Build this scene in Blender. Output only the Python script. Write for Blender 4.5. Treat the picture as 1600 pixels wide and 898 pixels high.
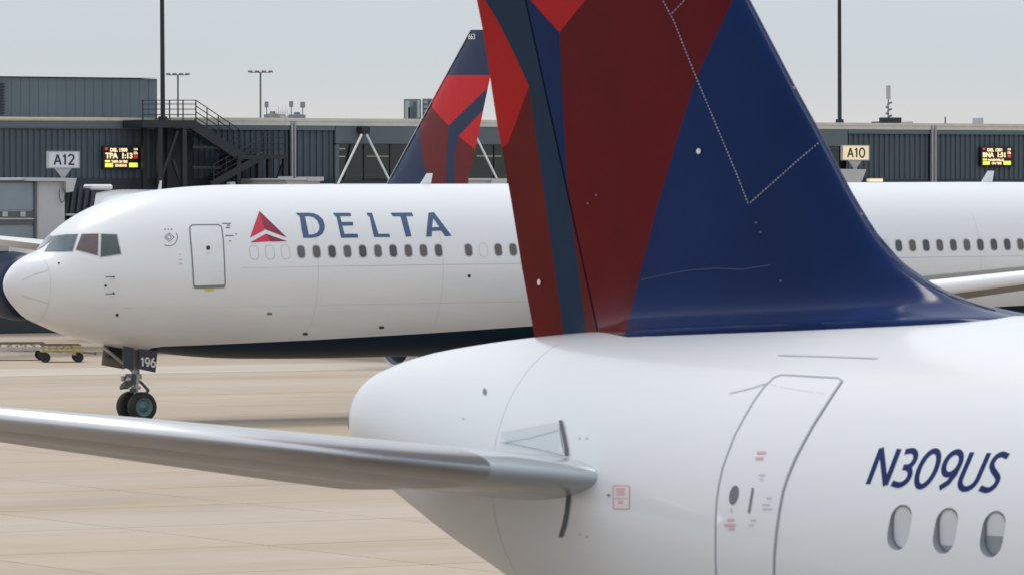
import bpy, bmesh, math, random
from mathutils import Vector, Matrix, Euler
from mathutils.geometry import tessellate_polygon
random.seed(7)
R = math.radians
S = bpy.context.scene
COL = S.collection
for o in list(bpy.data.objects): bpy.data.objects.remove(o)

# ------------------------------------------------------------------ camera, sky, sun, exposure
FP, PW, PH, HOR, CAMZ = 8500.0, 1600.0, 898.0, 295.0, 7.26   # telephoto focal length in photo pixels, eye height
TILT = math.atan((PH/2-HOR)/FP)
cam_d = bpy.data.cameras.new('camera'); cam = bpy.data.objects.new('camera', cam_d); COL.objects.link(cam)
cam.location = (0, 0, CAMZ); cam.rotation_euler = (math.pi/2-TILT, 0, 0)
cam_d.sensor_width = 36; cam_d.lens = 36*FP/PW; cam_d.clip_start = 1; cam_d.clip_end = 20000
cam_d.dof.use_dof = True; cam_d.dof.focus_distance = 165; cam_d.dof.aperture_fstop = 12
S.camera = cam
SUN_EL, SUN_AZ = R(62), R(-25)      # azimuth from +Y (view direction) towards +X
w = bpy.data.worlds.new('World'); S.world = w; w.use_nodes = True
nt = w.node_tree; nt.nodes.clear()
def wn(t, **k):
    n = nt.nodes.new(t)
    for a, b in k.items(): setattr(n, a, b)
    return n
sky = wn('ShaderNodeTexSky', sky_type='NISHITA', sun_disc=False, sun_elevation=SUN_EL, sun_rotation=SUN_AZ, dust_density=6.0, air_density=1.5)
bg1 = wn('ShaderNodeBackground'); bg1.inputs[1].default_value = 0.07
nt.links.new(sky.outputs[0], bg1.inputs[0])
tc = wn('ShaderNodeTexCoord'); sx = wn('ShaderNodeSeparateXYZ'); nt.links.new(tc.outputs['Generated'], sx.inputs[0])
rp = wn('ShaderNodeValToRGB')            # overcast veil: warm at the horizon, cooler above, brightest overhead
els = rp.color_ramp.elements
stops = [(0.0, (.82, .76, .70)), (.009, (.78, .765, .745)), (.022, (.685, .737, .775)), (.06, (.74, .80, .87)), (.3, (.80, .87, .96)), (.7, (.98, 1.03, 1.10)), (1.0, (1.15, 1.19, 1.24))]
els[0].position = 0; els[0].color = (*stops[0][1], 1); els[1].position = 1; els[1].color = (*stops[-1][1], 1)
for p_, c_ in stops[1:-1]:
    e = els.new(p_); e.color = (*c_, 1)
nt.links.new(sx.outputs[2], rp.inputs[0])
ns = wn('ShaderNodeTexNoise'); ns.inputs['Scale'].default_value = 3.0; ns.inputs['Detail'].default_value = 4
mp = wn('ShaderNodeMapping'); mp.inputs['Scale'].default_value = (1.0, 1.0, 5.0)
nt.links.new(tc.outputs['Generated'], mp.inputs[0]); nt.links.new(mp.outputs[0], ns.inputs['Vector'])
mr = wn('ShaderNodeMapRange'); mr.inputs['To Min'].default_value = .9; mr.inputs['To Max'].default_value = 1.1
nt.links.new(ns.outputs[0], mr.inputs[0])
vm = wn('ShaderNodeVectorMath', operation='SCALE'); nt.links.new(rp.outputs[0], vm.inputs[0]); nt.links.new(mr.outputs[0], vm.inputs['Scale'])
bg2 = wn('ShaderNodeBackground'); bg2.inputs[1].default_value = 1.0; nt.links.new(vm.outputs[0], bg2.inputs[0])
mx = wn('ShaderNodeMixShader'); mx.inputs[0].default_value = .88
nt.links.new(bg1.outputs[0], mx.inputs[1]); nt.links.new(bg2.outputs[0], mx.inputs[2])
wo = wn('ShaderNodeOutputWorld'); nt.links.new(mx.outputs[0], wo.inputs[0])
sl = bpy.data.lights.new('sun', 'SUN'); sl.energy = 1.25; sl.angle = R(18); sl.color = (1, .95, .88)
so = bpy.data.objects.new('sun', sl); COL.objects.link(so)
sdir = Vector((math.sin(SUN_AZ)*math.cos(SUN_EL), math.cos(SUN_AZ)*math.cos(SUN_EL), math.sin(SUN_EL)))
so.rotation_euler = sdir.to_track_quat('Z', 'Y').to_euler(); so.location = (0, 100, 80)
vs = S.view_settings; vs.view_transform = 'Standard'; vs.look = 'None'; vs.exposure = 0.0; vs.gamma = 1; vs.use_curve_mapping = False
S.render.engine = 'CYCLES'

# ------------------------------------------------------------------ survey helpers: a sight line from the standpoint, cut with real surfaces
EYE = Vector((0, 0, CAMZ))
def sight(x, y):
    u = (x-PW/2)/FP; v = (PH/2-y)/FP
    d = Vector((u, math.cos(TILT)+v*math.sin(TILT), -math.sin(TILT)+v*math.cos(TILT)))
    return d.normalized()
def in_frame(M, x, y):
    Mi = M.inverted(); return Mi @ EYE, (Mi.to_3x3() @ sight(x, y))
def at_lat(M, x, y, lat=0.0):
    o, d = in_frame(M, x, y); t = (lat-o.y)/d.y; p = o+d*t
    return Vector((p.x, lat, p.z))
def frame(loc, rz, pitch=0.0): return Matrix.Translation(loc) @ Euler((0, pitch, rz)).to_matrix().to_4x4()

# ------------------------------------------------------------------ materials
MATS = {}
def mat(name, col, rough=.5, metal=0.0, coat=0.0, emit=None, estr=0, noise=0.0, nscale=2.0, bump=0.0, bscale=20., stretch=None, spec=.5):
    if name in MATS: return MATS[name]
    m = bpy.data.materials.new(name); m.use_nodes = True; t = m.node_tree; b = t.nodes['Principled BSDF']
    b.inputs['Base Color'].default_value = (*col, 1); b.inputs['Roughness'].default_value = rough
    b.inputs['Metallic'].default_value = metal; b.inputs['Coat Weight'].default_value = coat; b.inputs['Coat Roughness'].default_value = .06
    b.inputs['Specular IOR Level'].default_value = spec
    if emit: b.inputs['Emission Color'].default_value = (*emit, 1); b.inputs['Emission Strength'].default_value = estr
    if noise or bump:
        tcn = t.nodes.new('ShaderNodeTexCoord'); mpn = t.nodes.new('ShaderNodeMapping')
        if stretch: mpn.inputs['Scale'].default_value = stretch
        t.links.new(tcn.outputs['Object'], mpn.inputs[0])
    if noise:
        n = t.nodes.new('ShaderNodeTexNoise'); n.inputs['Scale'].default_value = nscale; n.inputs['Detail'].default_value = 6; n.inputs['Roughness'].default_value = .6
        t.links.new(mpn.outputs[0], n.inputs['Vector'])
        q = t.nodes.new('ShaderNodeMapRange'); q.inputs['From Min'].default_value = .3; q.inputs['From Max'].default_value = .7
        q.inputs['To Min'].default_value = 1-noise; q.inputs['To Max'].default_value = 1+noise*.6
        t.links.new(n.outputs[0], q.inputs[0])
        v = t.nodes.new('ShaderNodeVectorMath'); v.operation = 'SCALE'; v.inputs[0].default_value = col
        t.links.new(q.outputs[0], v.inputs['Scale']); t.links.new(v.outputs[0], b.inputs['Base Color'])
    if bump:
        n2 = t.nodes.new('ShaderNodeTexNoise'); n2.inputs['Scale'].default_value = bscale; t.links.new(mpn.outputs[0], n2.inputs['Vector'])
        bp = t.nodes.new('ShaderNodeBump'); bp.inputs['Strength'].default_value = bump; bp.inputs['Distance'].default_value = .02
        t.links.new(n2.outputs[0], bp.inputs['Height']); t.links.new(bp.outputs[0], b.inputs['Normal'])
    MATS[name] = m; return m
WHITE = mat('white_gloss_paint', (.75, .775, .80), .3, coat=.8, noise=.05, nscale=.7, stretch=(.6, 1, 1.6), bump=.10, bscale=1.3)
NAVY = mat('navy_paint', (.0040, .020, .096), .17, spec=.10, noise=.30, nscale=.35)
RED = mat('bright_red_paint', (.44, .008, .012), .26, spec=.12, noise=.08, nscale=.8)
MAROON = mat('maroon_paint', (.112, .0024, .005), .2, spec=.10, noise=.38, nscale=.33)
RNAVY = mat('weathered_navy_paint', (.008, .026, .060), .45, spec=.15, noise=.12, nscale=1.2)
RRED = mat('weathered_red_paint', (.43, .010, .008), .45, spec=.12, noise=.12, nscale=1.2)
RRUST = mat('weathered_maroon_paint', (.115, .007, .005), .45, spec=.12, noise=.15, nscale=1.2)
GREYP = mat('grey_wing_paint', (.42, .42, .42), .38, coat=.15, noise=.08, nscale=.8, stretch=(3, .5, 1))
METAL = mat('polished_metal', (.66, .67, .69), .36, metal=.8, noise=.06, nscale=3)
DMETAL = mat('dark_metal', (.10, .105, .11), .45, metal=.6, noise=.2, nscale=6)
LMETAL = mat('light_metal', (.45, .46, .46), .4, metal=.5, noise=.2, nscale=6)
RUBBER = mat('rubber', (.022, .021, .021), .75, noise=.25, nscale=8)
SEAL = mat('door_seam', (.20, .21, .22), .6)
SEAM = mat('panel_seam', (.56, .57, .58), .5)
SEAMD = mat('dark_seam', (.10, .11, .12), .6)
BLACKP = mat('black_fitting', (.02, .02, .022), .5)
LBLUE = mat('letter_blue', (.030, .085, .20), .35, coat=.2)
REGBLUE = mat('registration_blue', (.009, .022, .125), .4, spec=.15)
LRED = mat('emblem_red', (.60, .022, .07), .35); LMAR = mat('emblem_maroon', (.26, .012, .045), .35)
PLRED = mat('placard_red', (.76, .40, .46), .5); PLGREY = mat('placard_grey', (.5, .52, .56), .5); PLDARK = mat('placard_dark', (.14, .16, .22), .5)
PLWHITE = mat('placard_white', (.75, .72, .73), .5)
YEL = mat('yellow_tag', (.72, .55, .05), .5)
WGLASS = mat('cabin_window_glass', (.055, .062, .072), .12, coat=.6, noise=.3, nscale=1.1)
WGS = [WGLASS, mat('cabin_window_brown', (.105, .085, .08), .2, coat=.4), mat('cabin_window_grey', (.085, .095, .11), .2, coat=.5), mat('cabin_window_dark', (.035, .042, .05), .12, coat=.6)]
WRIM = mat('window_rim', (.42, .43, .45), .4)
BLIND = mat('window_blind', (.72, .74, .77), .45)
BLINDG = mat('window_blind_gap', (.30, .34, .36), .25, coat=.6)
CGL = [mat('cockpit_glass_teal', (.045, .085, .105), .08, coat=1, noise=.5, nscale=2.2), mat('cockpit_glass_mauve', (.085, .050, .056), .1, coat=.8, noise=.3, nscale=2.5),
       mat('cockpit_glass_green', (.022, .050, .052), .08, coat=1, noise=.5, nscale=2.6)]
WHITE2 = mat('white_lettering', (.78, .78, .78), .5)
STRUT = mat('white_strut_paint', (.62, .63, .62), .5, noise=.08)
EXH = mat('exhaust_metal', (.16, .15, .15), .4, metal=.8)
BAY = mat('gear_bay_primer', (.20, .18, .14), .6, noise=.3, nscale=4)

def painted_hull(name, edge_pts):
    """white over navy belly: the border rises aft along edge_pts [(s, z)...]; s = metres aft of the nose"""
    m = bpy.data.materials.new(name); m.use_nodes = True; t = m.node_tree; b = t.nodes['Principled BSDF']
    N = t.nodes.new; L = t.links.new
    b.inputs['Roughness'].default_value = .27; b.inputs['Coat Weight'].default_value = .5; b.inputs['Coat Roughness'].default_value = .08
    tcn = N('ShaderNodeTexCoord'); s = N('ShaderNodeSeparateXYZ'); L(tcn.outputs['Object'], s.inputs[0])
    mr0 = N('ShaderNodeMapRange'); mr0.inputs['From Min'].default_value = 0; mr0.inputs['From Max'].default_value = -60; mr0.inputs['To Min'].default_value = 0; mr0.inputs['To Max'].default_value = 1
    L(s.outputs[0], mr0.inputs[0])
    fc = N('ShaderNodeFloatCurve'); L(mr0.outputs[0], fc.inputs['Value'])
    c = fc.mapping.curves[0]; c.points[0].location = (0, edge_pts[0][1]/10); c.points[-1].location = (1, edge_pts[-1][1]/10)
    for (a, z) in edge_pts[1:-1]: c.points.new(a/60, z/10)
    for p in c.points: p.handle_type = 'VECTOR'
    fc.mapping.update()
    mu = N('ShaderNodeMath'); mu.operation = 'MULTIPLY'; mu.inputs[1].default_value = 10; L(fc.outputs[0], mu.inputs[0])
    lt = N('ShaderNodeMath'); lt.operation = 'LESS_THAN'; L(s.outputs[2], lt.inputs[0]); L(mu.outputs[0], lt.inputs[1])
    n = N('ShaderNodeTexNoise'); n.inputs['Scale'].default_value = .9; n.inputs['Detail'].default_value = 7
    mpn = N('ShaderNodeMapping'); mpn.inputs['Scale'].default_value = (.35, 1, 1.6); L(tcn.outputs['Object'], mpn.inputs[0]); L(mpn.outputs[0], n.inputs['Vector'])
    q = N('ShaderNodeMapRange'); q.inputs['From Min'].default_value = .35; q.inputs['From Max'].default_value = .7; q.inputs['To Min'].default_value = .0; q.inputs['To Max'].default_value = .16; L(n.outputs[0], q.inputs[0])
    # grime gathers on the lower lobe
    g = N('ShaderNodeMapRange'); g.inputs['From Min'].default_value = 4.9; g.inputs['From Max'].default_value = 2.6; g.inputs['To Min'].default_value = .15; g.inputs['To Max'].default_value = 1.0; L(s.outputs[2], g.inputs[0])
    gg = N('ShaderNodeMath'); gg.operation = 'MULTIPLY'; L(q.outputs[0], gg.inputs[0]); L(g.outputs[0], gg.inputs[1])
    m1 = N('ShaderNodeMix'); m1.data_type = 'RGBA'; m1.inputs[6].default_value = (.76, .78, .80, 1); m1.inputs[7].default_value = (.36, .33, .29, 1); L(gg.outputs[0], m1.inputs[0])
    nb = N('ShaderNodeTexNoise'); nb.inputs['Scale'].default_value = 1.2; L(tcn.outputs['Object'], nb.inputs['Vector'])
    bp = N('ShaderNodeBump'); bp.inputs['Strength'].default_value = .12; bp.inputs['Distance'].default_value = .02; L(nb.outputs[0], bp.inputs['Height']); L(bp.outputs[0], b.inputs['Normal']); L(bp.outputs[0], b.inputs['Coat Normal'])
    m2 = N('ShaderNodeMix'); m2.data_type = 'RGBA'; m2.inputs[7].default_value = (.0055, .022, .044, 1); L(m1.outputs[2], m2.inputs[6]); L(lt.outputs[0], m2.inputs[0])
    for nm_, a_, b_ in (('Coat Weight', .35, 0), ('Specular IOR Level', .5, .12), ('Roughness', .27, .45)):
        r_ = N('ShaderNodeMapRange'); r_.inputs['To Min'].default_value = a_; r_.inputs['To Max'].default_value = b_; L(lt.outputs[0], r_.inputs[0]); L(r_.outputs[0], b.inputs[nm_])
    L(m2.outputs[2], b.inputs['Base Color'])
    return m

# ------------------------------------------------------------------ object helpers
def obj(name, bm, m, parent=None, smooth=False, label=None, kind=None):
    me = bpy.data.meshes.new(name)
    bm.normal_update(); bm.to_mesh(me); bm.free()
    for k in (m if isinstance(m, (list, tuple)) else [m]): me.materials.append(k)
    if smooth:
        for p in me.polygons: p.use_smooth = True
    o = bpy.data.objects.new(name, me); COL.objects.link(o)
    if parent: o.parent = parent
    if label: o['label'] = label
    if kind: o['kind'] = kind
    return o
def thing(name, label, cat, loc=(0, 0, 0), rz=0, pitch=0, group=None):
    o = bpy.data.objects.new(name, None); COL.objects.link(o); o.empty_display_size = .3
    o.location = loc; o.rotation_euler = (0, pitch, rz); o['label'] = label; o['category'] = cat
    if group: o['group'] = group
    return o
def tag(o, label, cat, group=None):
    o['label'] = label; o['category'] = cat
    if group: o['group'] = group
    return o
def clone(o, parent):
    c = o.copy(); COL.objects.link(c); c.parent = parent
    return c
def add_box(bm, x0, x1, y0, y1, z0, z1):
    v = [bm.verts.new(p) for p in ((x0, y0, z0), (x1, y0, z0), (x1, y1, z0), (x0, y1, z0), (x0, y0, z1), (x1, y0, z1), (x1, y1, z1), (x0, y1, z1))]
    for f in ((0, 3, 2, 1), (4, 5, 6, 7), (0, 1, 5, 4), (1, 2, 6, 5), (2, 3, 7, 6), (3, 0, 4, 7)): bm.faces.new([v[i] for i in f])
    return v
def box(x0, x1, y0, y1, z0, z1, bev=0.0):
    bm = bmesh.new(); add_box(bm, min(x0, x1), max(x0, x1), min(y0, y1), max(y0, y1), min(z0, z1), max(z0, z1))
    if bev: bmesh.ops.bevel(bm, geom=bm.edges[:], offset=bev, segments=1, affect='EDGES')
    return bm
def add_tube(bm, a, b, r0, r1=None, n=10, caps=True):
    a, b = Vector(a), Vector(b); r1 = r0 if r1 is None else r1
    q = (b-a).to_track_quat('Z', 'Y')
    A = [bm.verts.new(a+q @ Vector((math.cos(i*2*math.pi/n)*r0, math.sin(i*2*math.pi/n)*r0, 0))) for i in range(n)]
    B = [bm.verts.new(b+q @ Vector((math.cos(i*2*math.pi/n)*r1, math.sin(i*2*math.pi/n)*r1, 0))) for i in range(n)]
    for i in range(n): bm.faces.new((A[i], A[(i+1) % n], B[(i+1) % n], B[i]))
    if caps: bm.faces.new(A[::-1]); bm.faces.new(B)
def tube(a, b, r0, r1=None, n=10):
    bm = bmesh.new(); add_tube(bm, a, b, r0, r1, n); return bm
def add_bar(bm, a, b, wd, ht):
    """square bar from a to b"""
    a, b = Vector(a), Vector(b); q = (b-a).to_track_quat('X', 'Z'); L = (b-a).length
    v = add_box(bm, 0, L, -wd/2, wd/2, -ht/2, ht/2)
    for k in v: k.co = a+q @ k.co
def lathe(prof, axis='x', n=48, close=False):
    bm = bmesh.new(); rings = []
    for (a, r) in prof:
        ring = []
        for i in range(n):
            c, s_ = math.cos(i*2*math.pi/n)*r, math.sin(i*2*math.pi/n)*r
            ring.append(bm.verts.new((a, c, s_) if axis == 'x' else ((c, a, s_) if axis == 'y' else (c, s_, a))))
        rings.append(ring)
    pairs = list(zip(rings, rings[1:]))
    if close: pairs.append((rings[-1], rings[0]))
    for p, q in pairs:
        for i in range(n): bm.faces.new((p[i], p[(i+1) % n], q[(i+1) % n], q[i]))
    bmesh.ops.recalc_face_normals(bm, faces=bm.faces[:])
    return bm
def shift(bm, v):
    for k in bm.verts: k.co += Vector(v)
    return bm

# monotone cubic through (x, y) pairs
class Curve:
    def __init__(s, pts):
        s.x = [p[0] for p in pts]; s.y = [p[1] for p in pts]; n = len(pts)
        d = [(s.y[i+1]-s.y[i])/(s.x[i+1]-s.x[i]) for i in range(n-1)]
        m = [d[0]]+[0 if d[i-1]*d[i] <= 0 else 2*d[i-1]*d[i]/(d[i-1]+d[i]) for i in range(1, n-1)]+[d[-1]]
        s.m = m
    def __call__(s, x):
        X, Y, M = s.x, s.y, s.m
        if x <= X[0]: return Y[0]+M[0]*(x-X[0])*0
        if x >= X[-1]: return Y[-1]
        i = 0
        while x > X[i+1]: i += 1
        h = X[i+1]-X[i]; t = (x-X[i])/h
        return (2*t**3-3*t*t+1)*Y[i]+(t**3-2*t*t+t)*h*M[i]+(-2*t**3+3*t*t)*Y[i+1]+(t**3-t*t)*h*M[i+1]
class Hull:
    """stations: (s, top, bottom, halfwidth, widest z). s metres aft; s0/s1 = pointed ends"""
    def __init__(s, st, dz=0.0, dx=0.0, nose=None, tail=None):
        s.s0, s.s1 = st[0][0], st[-1][0]; s.dx = dx
        s.nose, s.tail = nose, tail
        P = [(s.par(a[0]), *a[1:]) for a in st]
        s.top = Curve([(p[0], p[1]+dz) for p in P]); s.bot = Curve([(p[0], p[2]+dz) for p in P])
        s.w = Curve([(p[0], p[3]) for p in P]); s.mid = Curve([(p[0], p[4]+dz) for p in P])
    def par(s, a):
        if s.nose: return math.sqrt(max(0, a-s.s0))
        return -math.sqrt(max(0, s.s1-a))
    def at(s, a):
        u = s.par(a); return s.top(u), s.bot(u), max(1e-4, s.w(u)), s.mid(u)
    def f(s, p):
        a = -p.x
        if a < s.s0 or a > s.s1: return 9.0
        t, b, w_, m = s.at(a); h = max(1e-4, (t-m) if p.z > m else (m-b))
        return ((p.z-m)/h)**2+(p.y/w_)**2-1
    def nrm(s, p):
        e = .004; g = Vector([s.f(p+Vector(v))-s.f(p-Vector(v)) for v in ((e, 0, 0), (0, e, 0), (0, 0, e))])
        return g.normalized() if g.length > 0 else Vector((0, 0, 1))
    def surf(s, a, z, side):
        t, b, w_, m = s.at(a); h = (t-m) if z > m else (m-b)
        p = Vector((-a, side*w_*math.sqrt(max(0, 1-((z-m)/h)**2)), z)); return p, s.nrm(p)
    def hit(s, M, x, y, side):
        o, d = in_frame(M, x, y); t0 = (side*3.2-o.y)/d.y; t1 = (-side*.6-o.y)/d.y
        n = 90; best = (9e9, t0); prev = t0
        for i in range(n+1):
            t = t0+(t1-t0)*i/n; fv = s.f(o+d*t)
            if fv < best[0]: best = (fv, t)
            if fv < 0:
                a, b = prev, t
                for _ in range(22):
                    c = (a+b)/2
                    if s.f(o+d*c) < 0: b = c
                    else: a = c
                p = o+d*b; return p, s.nrm(p)
            prev = t
        p = o+d*best[1]; return p, s.nrm(p)
    def mesh(s, st, n=112):
        bm = bmesh.new(); rings = []
        for a in st:
            t, b, w_, m = s.at(a); r = []
            for i in range(n):
                th = 2*math.pi*i/n; c, q = math.cos(th), math.sin(th)
                r.append(bm.verts.new((-a, c*w_, m+q*((t-m) if q > 0 else (m-b)))))
            rings.append(r)
        for p, q in zip(rings, rings[1:]):
            for i in range(n): bm.faces.new((p[i], q[i], q[(i+1) % n], p[(i+1) % n]))
        bm.faces.new(rings[0]); bm.faces.new(rings[-1][::-1])
        bmesh.ops.recalc_face_normals(bm, faces=bm.faces[:])
        return bm

def cut_grid(bm, step):
    xs = [v.co.x for v in bm.verts]; ys = [v.co.y for v in bm.verts]
    for ax, lo, hi in ((0, min(xs), max(xs)), (1, min(ys), max(ys))):
        k = lo+step
        while k < hi:
            co = (k, 0, 0) if ax == 0 else (0, k, 0); no = (1, 0, 0) if ax == 0 else (0, 1, 0)
            bmesh.ops.bisect_plane(bm, geom=bm.verts[:]+bm.edges[:]+bm.faces[:], plane_co=co, plane_no=no); k += step
def patch_bm(polys, mapf, off, step):
    """polys: list of [outer, hole, ...] in 2-D; mapf(x, y) -> point, normal on a real surface"""
    bm = bmesh.new()
    for rings in polys:
        vl = [[Vector((p[0], p[1], 0)) for p in r] for r in rings]
        flat = [bm.verts.new(v) for r in vl for v in r]
        for t in tessellate_polygon(vl):
            try: bm.faces.new([flat[i] for i in t])
            except ValueError: pass
    if step: cut_grid(bm, step)
    nn = {}
    for v in bm.verts:
        p, n = mapf(v.co.x, v.co.y); v.co = p+n*off; nn[v] = n
    bm.normal_update()
    for f in bm.faces:
        if f.normal.dot(nn[f.verts[0]]) < 0: f.normal_flip()
    return bm
def patch(name, polys, mapf, off, m, parent, step=None, label=None, kind=None):
    return obj(name, patch_bm(polys, mapf, off, step), m, parent, smooth=True, label=label, kind=kind)
def ribbon(pts, w_, closed=False):
    """polygon rings of a line of width w_"""
    P = [Vector((p[0], p[1])) for p in pts]; n = len(P); L, Rr = [], []
    for i in range(n):
        a = P[i-1] if (i or closed) else P[i]; b = P[(i+1) % n] if (i < n-1 or closed) else P[i]
        d1 = (P[i]-a).normalized() if (P[i]-a).length > 0 else (b-P[i]).normalized()
        d2 = (b-P[i]).normalized() if (b-P[i]).length > 0 else d1
        t = (d1+d2).normalized(); nn_ = Vector((-t.y, t.x)); c = max(.5, nn_.dot(Vector((-d1.y, d1.x))))
        L.append(P[i]+nn_*w_/2/c); Rr.append(P[i]-nn_*w_/2/c)
    if closed: return [[tuple(p) for p in L], [tuple(p) for p in Rr]] if area(L) > area(Rr) else [[tuple(p) for p in Rr], [tuple(p) for p in L]]
    return [[tuple(p) for p in L+Rr[::-1]]]
def area(P): return abs(sum(P[i].x*P[(i+1) % len(P)].y-P[(i+1) % len(P)].x*P[i].y for i in range(len(P))))/2
def rrect(cx, cy, w_, h, r, n=5):
    out = []
    for (sx_, sy_, a0) in ((1, 1, 0), (-1, 1, 90), (-1, -1, 180), (1, -1, 270)):
        for i in range(n+1):
            a = R(a0+90*i/n); out.append((cx+sx_*(w_/2-r)+r*math.cos(a), cy+sy_*(h/2-r)+r*math.sin(a)))
    return out
def oval(cx, cy, a, b, n=20): return [(cx+a*math.cos(2*math.pi*i/n), cy+b*math.sin(2*math.pi*i/n)) for i in range(n)]
def text_tris(s, offset=0.0, shear=0.0):
    c = bpy.data.curves.new('t', 'FONT'); c.body = s; c.offset = offset; c.resolution_u = 4; c.shear = shear; c.fill_mode = 'FRONT'
    o = bpy.data.objects.new('t', c); COL.objects.link(o); dg = bpy.context.evaluated_depsgraph_get(); dg.update()
    me = bpy.data.meshes.new_from_object(o.evaluated_get(dg)); bpy.data.objects.remove(o); bpy.data.curves.remove(c)
    return me
def text_bm(s, mapf, place, off, step=None, offset=0.0, shear=0.0):
    """place(u, v): unit text box -> 2-D; mapf as in patch"""
    me = text_tris(s, offset, shear); bm = bmesh.new(); bm.from_mesh(me)
    xs = [v.co.x for v in bm.verts]; ys = [v.co.y for v in bm.verts]; x0, x1, y0, y1 = min(xs), max(xs), min(ys), max(ys)
    for v in bm.verts:
        a, b = place((v.co.x-x0)/(x1-x0), (v.co.y-y0)/(y1-y0)); v.co = (a, b, 0)
    if step: cut_grid(bm, step)
    nn = {}
    for v in bm.verts:
        p, n = mapf(v.co.x, v.co.y); v.co = p+n*off; nn[v] = n
    bm.normal_update()
    for f in bm.faces:
        if f.normal.dot(nn[f.verts[0]]) < 0: f.normal_flip()
    return bm

def arc_(cx, cy, a, b, t0, t1, n=14): return [(cx+a*math.cos(R(t0+(t1-t0)*i/n)), cy+b*math.sin(R(t0+(t1-t0)*i/n))) for i in range(n+1)]
GL = {'N': (.72, [[(.05, 0), (.05, 1)], [(.05, 1), (.67, 0)], [(.67, 0), (.67, 1)]]),
      '3': (.60, [[(.06, .93)]+arc_(.26, .735, .24, .235, 88, -78)+[(.20, .51)], [(.20, .51)]+arc_(.26, .27, .28, .25, 80, -92)+[(.03, .06)]]),
      '0': (.68, [arc_(.34, .5, .29, .49, 60, 420, 28)]),
      '9': (.64, [arc_(.31, .68, .26, .31, -20, 340, 24), [(.57, .62), (.55, .40), (.44, .16), (.22, .0)]]),
      '6': (.64, [arc_(.33, .32, .26, .31, 160, 520, 24), [(.07, .38), (.10, .62), (.24, .88), (.46, 1.0)]]),
      'U': (.70, [[(.06, 1), (.06, .35)]+arc_(.35, .30, .29, .29, 180, 360)+[(.64, .35), (.64, 1)]]),
      'S': (.58, [[(.52, .93)]+arc_(.30, .76, .22, .22, 65, 205, 10)+[(.20, .56), (.40, .43)]+arc_(.28, .24, .25, .23, 30, -100, 10)+[(.03, .06)]]),
      'A': (.72, [[(.04, 0), (.36, 1)], [(.36, 1), (.68, 0)], [(.16, .34), (.56, .34)]]),
      '1': (.42, [[(.06, .78), (.27, .98)], [(.25, 1), (.25, 0)]]),
      '2': (.62, [arc_(.29, .72, .25, .26, 165, -30, 14)+[(.34, .36), (.05, .02)], [(.04, .04), (.60, .04)]])}
def stroke_word(word, mapf, place, wt, off, m, parent, name, step=None, gap=.12):
    """lettering in strokes of weight wt (fraction of height); place(u, v): u, v in units of letter height"""
    x = 0
    for ch in word:
        adv, lines = GL[ch]; polys = []
        bm = bmesh.new(); k = 0
        for ln in lines:
            P = ribbon([(x+a, b) for a, b in ln], wt)
            P = [[place(a, b) for a, b in r] for r in P]
            b2 = patch_bm([P], mapf, off+.0012*k, step); k += 1
            tmp = bpy.data.meshes.new('t'); b2.to_mesh(tmp); b2.free(); bm.from_mesh(tmp); bpy.data.meshes.remove(tmp)
        obj(name, bm, m, parent, smooth=False); x += adv+gap
def word_len(word, gap=.12): return sum(GL[c][0] for c in word)+gap*(len(word)-1)
def foil(c, tc): return 5*tc*(.2969*math.sqrt(max(c, 0))-.126*c-.3516*c*c+.2843*c**3-.1036*c**4)
def loft(secs, c0=0.0, c1=1.0, n=14, droop=0.0, mirror=1, camber=0.0):
    """secs: (s_le, lateral, z, chord, t/c, incidence). part of the section between chord fractions c0..c1"""
    bm = bmesh.new(); rings = []
    cs = [c0+(c1-c0)*(1-math.cos(math.pi*i/n))/2 for i in range(n+1)]
    for (s_, l, z, ch, tc_, inc) in secs:
        pts = [(c, foil(c, tc_)+camber*4*c*(1-c)) for c in cs]+[(c, -foil(c, tc_)*.98+camber*4*c*(1-c)) for c in reversed(cs)]
        ring = []
        for (c, h) in pts:
            if droop:
                dx, dz_ = c-c0, h; ca, sa = math.cos(droop), math.sin(droop)
                c, h = c0+dx*ca+dz_*sa, -dx*sa+dz_*ca
            ci, si = math.cos(inc), math.sin(inc)
            X, Z = (c-.3)*ci+h*si+.3, -(c-.3)*si+h*ci
            ring.append(bm.verts.new((-(s_+X*ch), mirror*l, z+Z*ch)))
        rings.append(ring)
    m_ = len(rings[0])
    for p, q in zip(rings, rings[1:]):
        for i in range(m_):
            try: bm.faces.new((p[i], p[(i+1) % m_], q[(i+1) % m_], q[i]))
            except ValueError: pass
    bm.faces.new(rings[0]); bm.faces.new(rings[-1][::-1])
    bmesh.ops.remove_doubles(bm, verts=bm.verts[:], dist=1e-5)
    bmesh.ops.recalc_face_normals(bm, faces=bm.faces[:])
    return bm

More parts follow.
